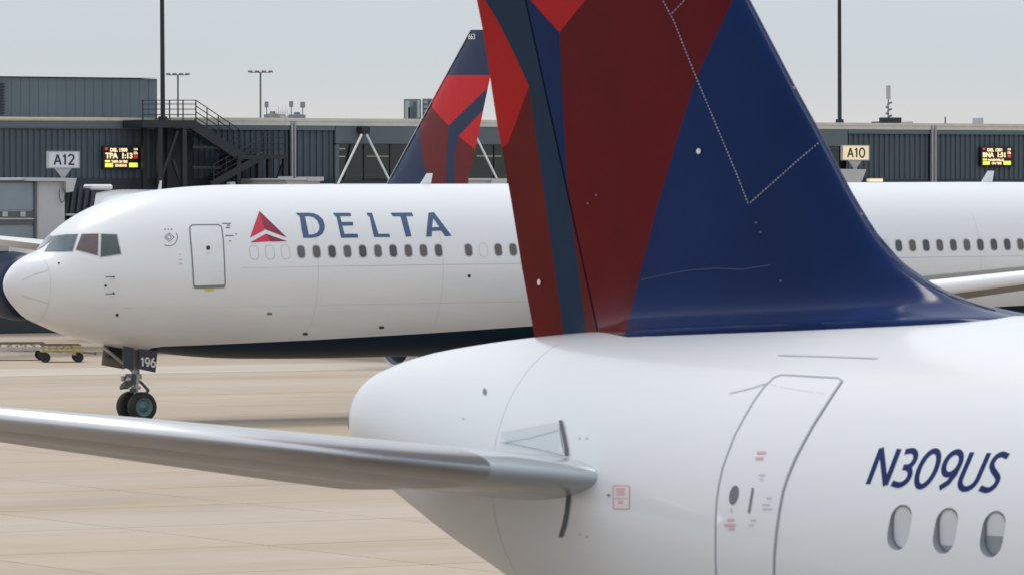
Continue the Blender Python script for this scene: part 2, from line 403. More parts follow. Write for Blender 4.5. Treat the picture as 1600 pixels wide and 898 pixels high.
def in_poly(x, y, P):
    c = False; j = len(P)-1
    for i in range(len(P)):
        if (P[i][1] > y) != (P[j][1] > y) and x < (P[j][0]-P[i][0])*(y-P[i][1])/(P[j][1]-P[i][1])+P[i][0]: c = not c
        j = i
    return c
def lin(pts, y):
    if y <= pts[0][1]: a, b = pts[0], pts[1]
    elif y >= pts[-1][1]: a, b = pts[-2], pts[-1]
    else:
        for a, b in zip(pts, pts[1:]):
            if a[1] <= y <= b[1]: break
    return a[0]+(b[0]-a[0])*(y-a[1])/(b[1]-a[1])
def fin_bm(left, right, ys, ncol, regions, locate, closed_l, closed_r, dense_right=True):
    """a double-sided fin body. left/right(y) borders, regions [(polygon, material index)], locate(x, y) -> point, half thickness"""
    bm = bmesh.new(); rows = []
    for y in ys:
        a, b = left(y), right(y); row = []
        for i in range(ncol+1):
            k = i/ncol; k = math.sin(k*math.pi/2) if dense_right == 1 else (1-math.cos(k*math.pi/2) if dense_right == -1 else k)
            row.append(bm.verts.new((a+(b-a)*k, y, 0)))
        rows.append(row)
    for p, q in zip(rows, rows[1:]):
        for i in range(ncol): bm.faces.new((p[i], p[i+1], q[i+1], q[i]))
    lines = set()
    for P, _ in regions:
        for i in range(len(P)):
            a, b = P[i], P[(i+1) % len(P)]
            if (b, a) not in lines: lines.add((a, b))
    for (a, b) in sorted(lines):
        d = Vector((b[0]-a[0], b[1]-a[1], 0))
        if d.length < 1: continue
        bmesh.ops.bisect_plane(bm, geom=bm.verts[:]+bm.edges[:]+bm.faces[:], plane_co=(a[0], a[1], 0), plane_no=(-d.y, d.x, 0), dist=.02)
    for f in bm.faces:
        c = f.calc_center_median(); f.material_index = 0
        for P, mi in regions:
            if in_poly(c.x, c.y, P): f.material_index = mi; break
    border = {e for e in bm.edges if len(e.link_faces) == 1}
    vs_ = list(bm.verts); other = {}; be = [(e.verts[0], e.verts[1]) for e in border]; fs = list(bm.faces)
    for v in vs_:
        x, y = v.co.x, v.co.y; p, h = locate(x, y)
        v.co = (p.x, p.y-h, p.z); other[v] = bm.verts.new((p.x, p.y+h, p.z))
    for f in fs:
        g = bm.faces.new([other[v] for v in reversed(f.verts)]); g.material_index = f.material_index
    for (a, b) in be:
        if (other[a].co-a.co).length > 1e-5 or (other[b].co-b.co).length > 1e-5:
            try: bm.faces.new((a, b, other[b], other[a]))
            except ValueError: pass
    bmesh.ops.remove_doubles(bm, verts=bm.verts[:], dist=1e-4)
    bmesh.ops.recalc_face_normals(bm, faces=bm.faces[:])
    return bm

# ================================================================== THE GROUND
AX = R(31)                                   # taxiway and terminal run at 31 degrees to the picture
def ground_mat(name, base, sealant=False):
    m = bpy.data.materials.new(name); m.use_nodes = True; t = m.node_tree; b = t.nodes['Principled BSDF']; N = t.nodes.new; L = t.links.new
    b.inputs['Roughness'].default_value = .75; b.inputs['Specular IOR Level'].default_value = .3
    g = N('ShaderNodeNewGeometry')
    mp1 = N('ShaderNodeMapping'); mp1.inputs['Rotation'].default_value = (0, 0, -AX); L(g.outputs['Position'], mp1.inputs[0])
    def noise(scale, sc, det, lo, hi, a, b_):
        m_ = N('ShaderNodeMapping'); m_.inputs['Scale'].default_value = sc; L(mp1.outputs[0], m_.inputs[0])
        n = N('ShaderNodeTexNoise'); n.inputs['Scale'].default_value = scale; n.inputs['Detail'].default_value = det; n.inputs['Roughness'].default_value = .6; L(m_.outputs[0], n.inputs['Vector'])
        q = N('ShaderNodeMapRange'); q.inputs['From Min'].default_value = lo; q.inputs['From Max'].default_value = hi; q.inputs['To Min'].default_value = a; q.inputs['To Max'].default_value = b_; L(n.outputs[0], q.inputs[0]); return q.outputs[0]
    streak = noise(1, (.018, .11, 1), 5, .3, .7, 0, 1)
    wear = noise(1, (.06, .45, 1), 7, .3, .7, .94, 1.05)
    fine = noise(1, (1.2, 3, 1), 4, .3, .7, .96, 1.04); stain = noise(1, (.05, .11, 1), 5, .52, .72, 1.0, .84)
    mxc = N('ShaderNodeMix'); mxc.data_type = 'RGBA'; mxc.inputs[6].default_value = (base[0]*.90, base[1]*.84, base[2]*.76, 1); mxc.inputs[7].default_value = (base[0]*1.06, base[1]*1.08, base[2]*1.12, 1)
    L(streak, mxc.inputs[0])
    mm = N('ShaderNodeMath'); mm.operation = 'MULTIPLY'; L(wear, mm.inputs[0]); L(fine, mm.inputs[1])
    ms = N('ShaderNodeMath'); ms.operation = 'MULTIPLY'; L(mm.outputs[0], ms.inputs[0]); L(stain, ms.inputs[1]); mm = ms
    oi = N('ShaderNodeObjectInfo'); qr = N('ShaderNodeMapRange'); qr.inputs['To Min'].default_value = .965; qr.inputs['To Max'].default_value = 1.03; L(oi.outputs['Random'], qr.inputs[0])
    m3 = N('ShaderNodeMath'); m3.operation = 'MULTIPLY'; L(mm.outputs[0], m3.inputs[0]); L(qr.outputs[0], m3.inputs[1])
    v = N('ShaderNodeVectorMath'); v.operation = 'SCALE'; L(mxc.outputs[2], v.inputs[0]); L(m3.outputs[0], v.inputs['Scale']); L(v.outputs[0], b.inputs['Base Color'])
    return m
CONC = ground_mat('apron_concrete', (.432, .365, .290))
bm = bmesh.new(); 
v4 = [bm.verts.new(p) for p in ((-6000, -500, -.03), (6000, -500, -.03), (6000, 12000, -.03), (-6000, 12000, -.03))]; bm.faces.new(v4)
apron = obj('ground', bm, CONC, kind='structure')
rot = Matrix.Rotation(AX, 3, 'Z')
def ground_uv(x, y):       # point on the ground seen along a sight line, in the taxiway frame
    d = sight(x, y); t = -CAMZ/d.z; p = EYE+d*t; return rot.inverted() @ Vector((p.x, p.y, 0))
PIT = 6.6; v0 = ground_uv(0, 799).y
slab_bm = box(-PIT/2+.03, PIT/2-.03, -PIT/2+.045, PIT/2-.045, -.028, 0, .008)
slab0 = None
pav = bpy.data.objects.new('apron_pavement', None); COL.objects.link(pav); pav['kind'] = 'structure'
SEALM = mat('joint_sealant', (.05, .042, .035), .8)
cells = []
for i in range(-60, 60):
    for j in range(-60, 60):
        c = rot @ Vector(((i+.5)*PIT, v0+(j+.5)*PIT, 0))
        if 92 < c.y < 236 and -.118*c.y-1 < c.x < .012*c.y+5: cells.append((c.y, c, i, j))
cells.sort(key=lambda k: k[0])
for k, (_, c, i, j) in enumerate(cells[:290]):
    if slab0 is None: o = slab0 = obj('concrete_slab', slab_bm, CONC, pav)
    else: o = clone(slab0, pav)
    o.location = c; o.rotation_euler = (random.uniform(-.0004, .0004), 0, AX)
bm = bmesh.new()
for (_, c, i, j) in cells[:290]:
    q = [c+rot @ Vector((a*PIT/2, b*PIT/2, -.024)) for a, b in ((-1, -1), (1, -1), (1, 1), (-1, 1))]
    bm.faces.new([bm.verts.new(p) for p in q])
bmesh.ops.remove_doubles(bm, verts=bm.verts[:], dist=.01)
obj('joint_bed', bm, SEALM, pav)
# pale painted apron bands far off, parallel to the taxiway
BAND = ground_mat('pale_concrete', (.50, .455, .40))
def band(y_at0, wd):
    v = ground_uv(0, y_at0).y; b_ = bmesh.new()
    q = [rot @ Vector((a, b, 0)) for a, b in ((-260, v), (260, v), (260, v+wd), (-260, v+wd))]
    b_.faces.new([b_.verts.new((p.x, p.y, .004)) for p in q]); return b_
obj('painted_apron_band', band(588, 7.5), BAND, pav)

bm = bmesh.new(); bm.faces.new([bm.verts.new(p) for p in ((-300, -150, -.012), (300, -150, -.012), (300, 86, -.012), (-300, 86, -.012))])
obj('bounce_cut_sheet', bm, ground_mat('bounce_cut_dark', (.23, .19, .15)), kind='structure')  # unseen darker ground sheet, added to cut bounce light under the near tail
# ================================================================== BIG TWIN-AISLE JET TAXIING (middle distance)
A767 = AX+math.pi
LOC7 = Vector((-15.54, 166.7, 0)); M7 = frame(LOC7, A767, .0035)
st7 = [(0, 4.16, 4.14, .02, 4.15), (.05, 4.40, 3.90, .22, 4.15), (.18, 4.60, 3.69, .42, 4.16), (.43, 4.84, 3.42, .70, 4.18), (.8, 5.05, 3.10, 1.02, 4.22), (1.26, 5.23, 2.90, 1.32, 4.25),
       (1.55, 5.45, 2.78, 1.50, 4.28), (1.75, 5.70, 2.70, 1.59, 4.30), (2.17, 6.05, 2.56, 1.76, 4.33), (2.84, 6.43, 2.38, 1.96, 4.37), (3.72, 6.76, 2.19, 2.16, 4.41), (4.57, 6.95, 2.05, 2.30, 4.44),
       (5.41, 7.06, 1.96, 2.40, 4.47), (6.5, 7.15, 1.84, 2.47, 4.49), (8, 7.2, 1.75, 2.51, 4.5), (11, 7.2, 1.70, 2.515, 4.5), (30, 7.2, 1.70, 2.515, 4.5), (36, 7.2, 1.9, 2.515, 4.5),
       (42, 7.15, 2.7, 2.3, 4.9), (48, 7.0, 4.0, 1.5, 5.5), (52, 6.7, 5.1, .8, 5.9), (54, 6.3, 5.8, .3, 6.05)]
H7 = Hull(st7, dz=.16, nose=True)
jet = thing('taxiing_airliner', 'long white twin-aisle jet rolling past with red triangle emblem, DELTA titles and navy belly', 'airliner', LOC7, A767, .0035)
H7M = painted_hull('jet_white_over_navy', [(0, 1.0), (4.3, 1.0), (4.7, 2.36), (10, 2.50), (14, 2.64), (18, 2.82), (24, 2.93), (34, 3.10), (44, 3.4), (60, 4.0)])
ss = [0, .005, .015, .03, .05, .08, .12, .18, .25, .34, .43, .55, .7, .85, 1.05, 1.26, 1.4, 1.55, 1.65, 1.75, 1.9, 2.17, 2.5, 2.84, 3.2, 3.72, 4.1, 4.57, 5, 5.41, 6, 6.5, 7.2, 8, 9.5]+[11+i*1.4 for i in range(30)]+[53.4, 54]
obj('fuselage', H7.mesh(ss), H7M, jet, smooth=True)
def hit7(x, y): return H7.hit(M7, x, y, 1)
def sz7(a, z): return H7.surf(a, z, 1)
# radome joint
def ring_strip(h, s0, s1, off, z_lo=-9):
    bm = bmesh.new(); n = 112; r = []
    for a in (s0, s1):
        t, b, w_, m = h.at(a); q = []
        for i in range(n):
            th = 2*math.pi*i/n; c, s_ = math.cos(th), math.sin(th)
            p = Vector((-a, c*w_, m+s_*((t-m) if s_ > 0 else (m-b)))); q.append(bm.verts.new(p+h.nrm(p)*off))
        r.append(q)
    for i in range(n): bm.faces.new((r[0][i], r[1][i], r[1][(i+1) % n], r[0][(i+1) % n]))
    bmesh.ops.recalc_face_normals(bm, faces=bm.faces[:]); return bm
obj('radome_joint', ring_strip(H7, .99, 1.008, .003), mat('radome_seam', (.62, .63, .64), .5), jet, smooth=True)
for pts in ([(35, 438), (55, 428), (74, 423)], [(33, 461), (55, 468), (77, 474)]):
    patch('lightning_strip', [ribbon(pts, 1.1)], hit7, .004, SEAM, jet, 6)
# cockpit windows
CW = [[(69.5, 393.2), (85, 370), (103, 367.2), (121.5, 366.5), (117.5, 379), (113, 392), (90, 393)], [(119, 390), (128, 366.5), (153.5, 366), (152.6, 399)], [(157.5, 401.5), (158.5, 366.3), (182, 367.3), (188.7, 396.5)]]
for k, P in enumerate(CW):
    cx = sum(p[0] for p in P)/len(P); cy = sum(p[1] for p in P)/len(P)
    grow = [(cx+(x-cx)*1.0+(1.6 if x > cx else -1.6), cy+(y-cy)*1.0+(1.5 if y > cy else -1.5)) for x, y in P]
    fr = patch('cockpit_window', [[grow]], hit7, .006, LMETAL, jet, 5)
    patch('pane', [[P]], hit7, .014, CGL[k], fr, 5)
    b0 = patch_bm([[P]], hit7, .014, 8)
    for v in b0.verts: v.co.y *= -1
    bmesh.ops.reverse_faces(b0, faces=b0.faces[:]); obj('cockpit_window', b0, CGL[k], jet, smooth=True)
# passenger door
dpoly = [(296.5, 355.5), (300, 352), (341, 351.5), (346, 355), (348.8, 378), (350.5, 410), (351.5, 444), (349, 448), (305, 449), (302.8, 445), (300, 400), (297.3, 370)]
door = patch('door', [[dpoly]], hit7, .010, WHITE, jet, 8)
patch('door_seam', [ribbon(dpoly, 1.9, True)], hit7, .014, SEAL, door, 10)
patch('door_sill', [[[(302, 446), (351, 444.5), (351, 449.5), (303, 450.5)]]], hit7, .017, SEAL, door, 10)
patch('door_window', [[oval(325, 387.6, 3.1, 3.4)]], hit7, .02, BLACKP, door)
patch('door_handle', [[rrect(325, 396, 4.5, 1.4, .6)]], hit7, .02, SEAM, door)
patch('warning_tag', [[[(319, 450.5), (335, 450), (332, 454), (322, 454)]]], hit7, .016, YEL, jet)
# emblem
def zz(P): return [(370+a/3.99, 280+b/3.99) for a, b in P]
emb = patch('emblem', [[zz([(140, 200), (172, 318), (82, 366)][:3])]], hit7, .012, LRED, jet, 6)
patch('emblem_facet', [[zz([(140, 200), (310, 364), (172, 312)])]], hit7, .013, LMAR, emb, 6)
patch('emblem_facet', [[zz([(180, 342), (210, 388), (82, 396)])]], hit7, .013, LRED, emb, 6)
patch('emblem_facet', [[zz([(180, 342), (312, 388), (210, 390)])]], hit7, .0135, LMAR, emb, 6)
LET = [[[(368, 212), (450, 212), (480, 215), (510, 228), (535, 252), (547, 285), (547, 310), (535, 340), (510, 358), (470, 367), (415, 367), (405, 320), (392, 232), (376, 222)],
        [(424, 232), (455, 233), (480, 240), (502, 260), (514, 288), (515, 312), (503, 334), (480, 345), (448, 348), (440, 310)]],
       [[(600, 212), (708, 212), (712, 232), (643, 232), (652, 269), (722, 268), (726, 290), (657, 291), (670, 343), (752, 342), (757, 365), (650, 367), (636, 300), (622, 236), (608, 226)]],
       [[(808, 212), (842, 212), (882, 343), (950, 342), (955, 362), (855, 362), (828, 236), (814, 226)]],
       [[(958, 212), (1090, 210), (1100, 231), (1056, 232), (1088, 357), (1054, 360), (1020, 233), (972, 233)]],
       [[(1195, 212), (1228, 208), (1338, 354), (1300, 358), (1274, 322), (1216, 324), (1214, 358), (1180, 360)], [(1224, 244), (1264, 300), (1216, 302)]]]
for L_ in LET: patch('title_letter', [[zz(r) for r in L_]], hit7, .012, LBLUE, jet, 6)
# windows in the cabin
def s_at(x, z_px): return -hit7(x, z_px)[0].x
s0w = s_at(470.5, 393.5); p0 = hit7(470.5, 393.5)[0]; ZW = p0.z; PW7 = (s_at(685.3, 391.8)-s0w)/9
print('767 window pitch', PW7, 's0', s0w, 'z', ZW)
zr = hit7(1404.3, 383.8)[0]; s1w = -zr.x; print('right win', s1w, zr.z, 'steps', (s1w-s0w)/PW7, 'pitch', (s_at(1594.7, 382)-s1w)/9)
PWR = (s_at(1594.7, 382)-s1w)/9
wz = lambda a: ZW+(zr.z-ZW)*(a-s0w)/(s1w-s0w)
real, blank = [], []
for i in range(-3, 0): blank.append(s0w+i*PW7)
for i in range(0, 60):
    a = s0w+i*PW7
    if a > s1w-1.4*PWR: break
    if i in (10, 34, 35): continue
    (blank if i in (12,) else real).append(a)
blank.append(s1w-PWR)
for i in range(0, 34): real.append(s1w+i*PWR)
for a in real:
    if a > 47: continue
    fr = patch('cabin_window', [[rrect(a, wz(a), .305, .42, .125, 4)]], sz7, .004, WRIM, jet, None)
    patch('pane', [[rrect(a, wz(a), .24, .36, .10, 4)]], sz7, .009, random.choice(WGS), fr, None)
for a in blank: patch('plugged_window', [ribbon(rrect(a, wz(a), .30, .43, .12, 4), .02, True)], sz7, .005, SEAM, jet)
# seams, ports and stencils on the forward fuselage
def seam(s_a, z_a, s_b, z_b, w_=.02, m=SEAM, n=30):
    pts = [(s_a+(s_b-s_a)*i/n, z_a+(z_b-z_a)*i/n) for i in range(n+1)]; patch('panel_seam', [ribbon(pts, w_)], sz7, .004, m, jet)
seam(6.9, 4.80, 19, 4.83, .018); seam(19, 4.83, 46, 4.9, .018); seam(3.2, 3.6, 30, 3.62, .012)
for a in (9.6, 14.1, 19.2, 24.6, 30.1, 35.0):
    patch('panel_seam', [ribbon([(a, 2.9+.2*i) for i in range(18)], .012)], sz7, .004, SEAM, jet)
for (x, y, r) in ((92, 411.5, 2), (183, 491.5, 3), (733, 431, 3.2), (165, 446.5, 2.4)):
    patch('static_port', [[oval(x, y, r*.8, r*.8)]], hit7, .01, BLACKP, jet)
for (x, y) in ((177, 432.5), (177, 457)):
    p, n = hit7(x, y); b = bmesh.new(); add_tube(b, p, p+n*.14, .02, .02, 8); add_tube(b, p+n*.14+Vector((-.02, 0, 0)), p+n*.14+Vector((.30, 0, 0)), .016, .012, 8); obj('pitot_probe', b, DMETAL, jet, smooth=True)
for (x, y) in ((477, 521), (596, 511), (421, 489.5)):
    patch('drain_mast', [[rrect(x, y, 8, 4, 1.8)]], hit7, .012, DMETAL if y > 500 else SEAL, jet)
roundel = patch('roundel_decal', [ribbon([(264+13*math.cos(R(a)), 371+13.5*math.sin(R(a))) for a in range(-30, 130, 8)], 1.2)], hit7, .006, SEAL, jet)
for q in ([(257, 371), (264, 364), (272, 371), (264, 378)], [(260, 371), (264, 367), (268, 371), (264, 375)]):
    patch('roundel_star', [ribbon(q, .9, True)], hit7, .007, PLDARK, roundel)
for x in (258, 263, 268): patch('stencil_dash', [[rrect(x, 358.5, 2.8, 1.6, .5)]], hit7, .006, SEAL, roundel)
for (x, y, w_) in ((354, 349.5, 14), (356, 356, 7), (358.5, 368.5, 13), (369, 366, 3), (359.5, 377, 3.5), (357, 352.5, 5)):
    patch('stencil_line', [[rrect(x, y, w_, 1.7, .6)]], hit7, .006, PLDARK, jet)
for (x, y, w_) in ((282, 405.5, 5), (282, 412, 6), (281, 398, 2.5)):
    patch('stencil_line', [[rrect(x, y, w_, 1.8, .6)]], hit7, .006, PLRED, jet)
def blade(M, h, x_px, hgt, parent, chord=.42):
    p, n = h.hit(M, x_px, 300, 1) if False else (None, None)
    a = -at_lat(M, x_px, 291, 0).x; z = h.at(a)[0]; bm = bmesh.new()
    lo = [(-(a-chord*.5+d*chord), sgn*.03*(1 if 0 < d < 1 else .1), z-.03) for d, sgn in ((0, 1), (.5, 1), (1, 1), (.5, -1))]
    hi = [(-(a+.06+d*chord*.55), sgn*.012*(1 if 0 < d < 1 else .2), z+hgt) for d, sgn in ((0, 1), (.5, 1), (1, 1), (.5, -1))]
    A = [bm.verts.new(v) for v in lo]; B = [bm.verts.new(v) for v in hi]
    for i in range(4): bm.faces.new((A[i], A[(i+1) % 4], B[(i+1) % 4], B[i]))
    bm.faces.new(B); bm.faces.new(A[::-1]); bmesh.ops.recalc_face_normals(bm, faces=bm.faces[:])
    return obj('blade_antenna', bm, WHITE, parent)
blade(M7, H7, 664, .34, jet); blade(M7, H7, 1541, .38, jet, .5)
# wings, slats, engines
def wing7(mi):
    secs = [(18.6, 1.2, 2.9, 10.6, .13, R(2)), (19.6, 2.5, 3.05, 9.6, .125, R(2)), (23.9, 8.0, 3.78, 6.9, .115, R(1.5)), (31.5, 19.0, 5.2, 3.3, .10, R(0)), (34.8, 23.8, 5.85, 2.1, .09, R(-1))]
    obj('wing', loft(secs, .06, 1.0, 16, mirror=mi), mat('jet_wing_paint', (.24, .235, .23), .5, noise=.2, nscale=.5, spec=.3), jet, smooth=True)
    sl_ = [(a-.035*c, l, z-.035*c, c*.20, .40, R(-24)) for (a, l, z, c, t, i) in secs]
    obj('slat', loft(sl_, 0.0, 1.0, 12, mirror=mi), mat('slat_paint', (.82, .83, .85), .45, coat=.1), jet, smooth=True)
wing7(1); wing7(-1)
def engine7(mi):
    e = Vector((-18.3, mi*7.9, 2.48))
    prof = [(0, 1.18), (.06, 1.27), (.25, 1.36), (1.2, 1.45), (2.4, 1.42), (3.6, 1.2), (3.55, 1.12), (2.2, 1.15), (.8, 1.12), (.2, 1.08)]
    nb = lathe([(-a, r) for a, r in prof], 'x', 48, close=True); n_ = obj('engine_nacelle', shift(nb, e), mat('nacelle_paint', (.05, .06, .08), .35, coat=.3), jet, smooth=True)
    lp = lathe([(-a, r) for a, r in ((.10, 1.15), (-.02, 1.21), (.06, 1.30), (.28, 1.375))], 'x', 48); obj('inlet_lip', shift(lp, e), METAL, n_, smooth=True)
    f = bmesh.new()
    for i in range(22):
        a = 2*math.pi*i/22; d = Vector((0, math.cos(a), math.sin(a))); t = Vector((0, -math.sin(a), math.cos(a)))
        q = [d*.3+t*.03, d*1.1+t*.12, d*1.1-t*.04+Vector((-.18, 0, 0)), d*.3-t*.05+Vector((-.1, 0, 0))]
        f.faces.new([f.verts.new(e+Vector((-.7, 0, 0))+k) for k in q])
    obj('fan', f, DMETAL, n_)
    obj('spinner', shift(lathe([(-.35, .02), (-.5, .14), (-.75, .3), (-.9, .34)], 'x', 24), e), LMETAL, n_, smooth=True)
    obj('core_nozzle', shift(lathe([(-3.2, .85), (-4.4, .6), (-4.4, .5), (-5.1, .12)], 'x', 32), e), EXH, n_, smooth=True)
    pb = bmesh.new(); add_box(pb, e.x-5.6, e.x-1.4, e.y-.2, e.y+.2, e.z+1.2, e.z+1.75); obj('engine_pylon', pb, WHITE, jet)
engine7(1); engine7(-1)
# tail of this jet (beyond the right edge of the photograph)
for mi in (1, -1): obj('tailplane', loft([(46.5, .8, 5.9, 5.2, .1, 0), (53.3, 9.2, 6.9, 1.9, .09, 0)], mirror=mi), GREYP, jet, smooth=True)
b = loft([(42.5, 6.9, 0, 8.8, .1, 0), (50.8, 15.9, 0, 3.0, .09, 0)])
for v in b.verts: v.co = Vector((v.co.x, v.co.z, v.co.y))
obj('vertical_stabiliser', b, NAVY, jet, smooth=True)
# nose gear
GS = -at_lat(M7, 213, 600, 0).x
def wheel(cx, cy, cz, r, wd, parent, out=1, rim=None):
    t = lathe([(cy-wd/2+.02, r*.60), (cy-wd/2, r*.78), (cy-wd/2+.03, r*.93), (cy-wd*.22, r), (cy+wd*.22, r), (cy+wd/2-.03, r*.93), (cy+wd/2, r*.78), (cy+wd/2-.02, r*.60)], 'y', 40)
    ty = obj('wheel', shift(t, (cx, 0, cz)), RUBBER, parent, smooth=True)
    yo = cy+out*wd/2
    h = lathe([(yo-out*.02, r*.61), (yo-out*.01, r*.54), (yo-out*.07, r*.50), (yo-out*.09, r*.32), (yo-out*.03, r*.28), (yo-out*.02, r*.14), (yo+out*.02, r*.11), (yo+out*.02, .004)], 'y', 32)
    obj('rim', shift(h, (cx, 0, cz)), rim or mat('rim_paint', (.10, .19, .20), .45, metal=.2, noise=.2, nscale=8), ty, smooth=True)
    return ty
RW = .47
for l in (.38, -.38): wheel(-GS, l, RW+.015, RW, .36, jet, 1 if l > 0 else -1)
g = bmesh.new(); add_tube(g, (-GS, 0, RW), (-GS+.02, 0, 1.25), .075, .075, 14); add_tube(g, (-GS+.02, 0, 1.2), (-GS+.05, 0, 2.5), .125, .14, 16); add_tube(g, (-GS, -.42, RW), (-GS, .42, RW), .06, .06, 12)
add_tube(g, (-GS+.02, 0, 1.34), (-GS+.02, 0, 1.50), .19, .19, 16); add_tube(g, (-GS+.02, 0, 1.02), (-GS+.02, 0, 1.12), .15, .15, 16)
obj('gear_strut', g, LMETAL, jet, smooth=False)
g = bmesh.new(); add_bar(g, (-GS-.12, 0, 1.28), (-GS-.42, 0, .98), .12, .05); add_bar(g, (-GS-.42, 0, .98), (-GS-.08, 0, .66), .12, .05); obj('torque_link', g, DMETAL, jet)
g = bmesh.new(); add_bar(g, (-GS+.12, 0, 1.30), (-GS+.42, .0, 1.12), .34, .16); add_tube(g, (-GS+.2, -.22, 1.42), (-GS+.2, .26, 1.42), .09, .09, 10); add_tube(g, (-GS+.42, -.2, 1.10), (-GS+.42, .22, 1.10), .06, .06, 10)
add_bar(g, (-GS+.4, .12, 1.1), (-GS+.62, .12, 1.06), .07, .07); add_bar(g, (-GS-.02, .12, 1.52), (-GS+.34, .2, 1.28), .05, .05); add_bar(g, (-GS+.1, .16, 1.0), (-GS+.3, .16, 1.0), .08, .12)
obj('steering_unit', g, DMETAL, jet)
for l in (.2, -.2):
    g = bmesh.new(); add_tube(g, (-GS+.30, l, 1.36), (-GS+.40, l, 1.355), .075, .085, 16); obj('taxi_light', g, LMETAL, jet, smooth=True)
g = bmesh.new(); add_tube(g, (-GS+.05, 0, 1.55), (-GS+1.15, 0, 2.35), .05, .05, 10); obj('drag_brace', g, LMETAL, jet)
def slab_at(name, P, lat, th, m, parent, label=None):
    q = [at_lat(M7, x, y, lat) for x, y in P]; bm = bmesh.new()
    A = [bm.verts.new(p) for p in q]; B = [bm.verts.new(p-Vector((0, th, 0))) for p in q]; n = len(P)
    bm.faces.new(A); bm.faces.new(B[::-1])
    for i in range(n): bm.faces.new((A[i], B[i], B[(i+1) % n], A[(i+1) % n]))
    bmesh.ops.recalc_face_normals(bm, faces=bm.faces[:]); return obj(name, bm, m, parent, label=label)
gdp = [(217, 540), (247, 540), (243, 581.5), (217, 576)]
gd = slab_at('gear_door', gdp, .50, .05, mat('belly_navy', (.008, .02, .042), .3, coat=.3, noise=.1), jet, 'navy nose gear door with fleet number')
slab_at('gear_door', [(193, 540), (209, 540), (209, 578), (193, 574)], .50, .05, MATS['belly_navy'], jet)
slab_at('gear_door', [(163, 536), (195, 540), (195, 576.5), (159.5, 570)], -.42, .05, BAY, jet, 'drab inner face of forward nose gear door')
slab_at('gear_bay_box', [(170, 540), (190, 540), (190, 560), (171, 558)], -.34, .03, mat('bay_dark', (.03, .028, .024), .7), jet)
slab_at('gear_actuator', [(209.5, 540), (216, 540), (216, 577), (210, 577)], .30, .06, mat('actuator_mauve', (.24, .18, .20), .5), jet)
latf = lambda x, y: (at_lat(M7, x, y, .50), Vector((0, 1, 0)))
W9 = word_len('196')
stroke_word('196', latf, lambda u, v: (220+u/W9*23, 571.5+u*.7-v*13.5), .19, .006, WHITE2, gd, 'fleet_digit')
# main gear, behind the nearer jet
for mi in (1, -1):
    g = bmesh.new(); add_tube(g, (-27.5, mi*4.65, .6), (-27.5, mi*4.4, 3.2), .16, .2, 14); add_bar(g, (-26.8, mi*4.65, .6), (-28.2, mi*4.65, .6), .2, .2); obj('main_gear_strut', g, LMETAL, jet)
    for dx in (-.7, .7):
        for l in (4.2, 5.1): wheel(-27.5+dx, mi*l, .58, .57, .42, jet, mi)

# ================================================================== NEAR JET'S TAIL
A320R = R(-50.6); LOC3 = Vector((4.64, 40.73, 0)); M3 = frame(LOC3, A320R)
st3 = [(-28, 3.9, 3.8, .1, 3.85), (-27, 4.9, 2.9, .9, 3.9), (-24.5, 5.9, 2.1, 1.75, 4.0), (-21, 6.12, 2.02, 1.975, 4.08), (-6, 6.16, 2.02, 1.975, 4.08), (-2, 6.16, 2.03, 1.975, 4.08), (0, 6.15, 2.07, 1.96, 4.12), (2, 6.11, 2.25, 1.88, 4.2), (3.5, 6.05, 2.62, 1.70, 4.35), (5, 5.98, 3.08, 1.42, 4.55), (6, 5.92, 3.42, 1.20, 4.68),
       (7, 5.84, 3.80, .96, 4.83), (7.65, 5.77, 4.02, .80, 4.91), (8.31, 5.68, 4.28, .62, 4.98), (8.85, 5.56, 4.50, .45, 5.03), (9.10, 5.48, 4.60, .345, 5.04), (9.25, 5.40, 4.67, .26, 5.05), (9.35, 5.30, 4.77, .18, 5.05), (9.40, 5.22, 4.86, .12, 5.05)]
DZ = CAMZ-7.1
H3 = Hull(st3, dz=DZ, tail=True)
near = thing('near_airliner_tail', 'white jet tail close by with huge navy and red fin, registration N309US and rear door', 'airliner', LOC3, A320R)
sst = [-28, -27.6, -27, -26, -24.5, -22.5]+[-21+i*1.5 for i in range(13)]+[-2+i*.25 for i in range(44)]+[9.02, 9.10, 9.18, 9.25, 9.31, 9.35, 9.38, 9.40]
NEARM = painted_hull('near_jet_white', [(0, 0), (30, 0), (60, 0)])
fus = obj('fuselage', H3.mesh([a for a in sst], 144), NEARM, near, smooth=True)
def hit3(x, y): return H3.hit(M3, x, y, -1)
def sz3(a, z): return H3.surf(a, z, -1)
# recessed cabin windows
wc = [hit3(1405, 823)[0], hit3(1476.7, 828.4)[0], hit3(1550.7, 833.5)[0]]
sw = [-p.x for p in wc]; zw = sum(p.z for p in wc)/3; pw3 = (sw[0]-sw[2])/2; print('A320 windows', sw, [p.z for p in wc], pw3)
ws = [sw[0]-i*pw3 for i in range(8)]
cut = bmesh.new()
for a in ws:
    P = rrect(a, zw, .235, .335, .115, 6); p, n = sz3(a, zw)
    A = [cut.verts.new((-x, p.y-.2, z)) for x, z in P]; B = [cut.verts.new((-x, p.y+.055, z)) for x, z in P]
    cut.faces.new(A); cut.faces.new(B[::-1])
    for i in range(len(P)): cut.faces.new((A[i], B[i], B[(i+1) % len(P)], A[(i+1) % len(P)]))
bmesh.ops.recalc_face_normals(cut, faces=cut.faces[:])
REVEAL = mat('window_reveal', (.33, .36, .39), .5)
co = obj('cutter', cut, REVEAL, near); fus.data.materials.append(REVEAL)
md = fus.modifiers.new('b', 'BOOLEAN'); md.operation = 'DIFFERENCE'; md.object = co; md.solver = 'EXACT'; md.material_mode = 'INDEX'
try: md.material_mode = 'TRANSFER'
except Exception: pass
dg = bpy.context.evaluated_depsgraph_get(); dg.update()
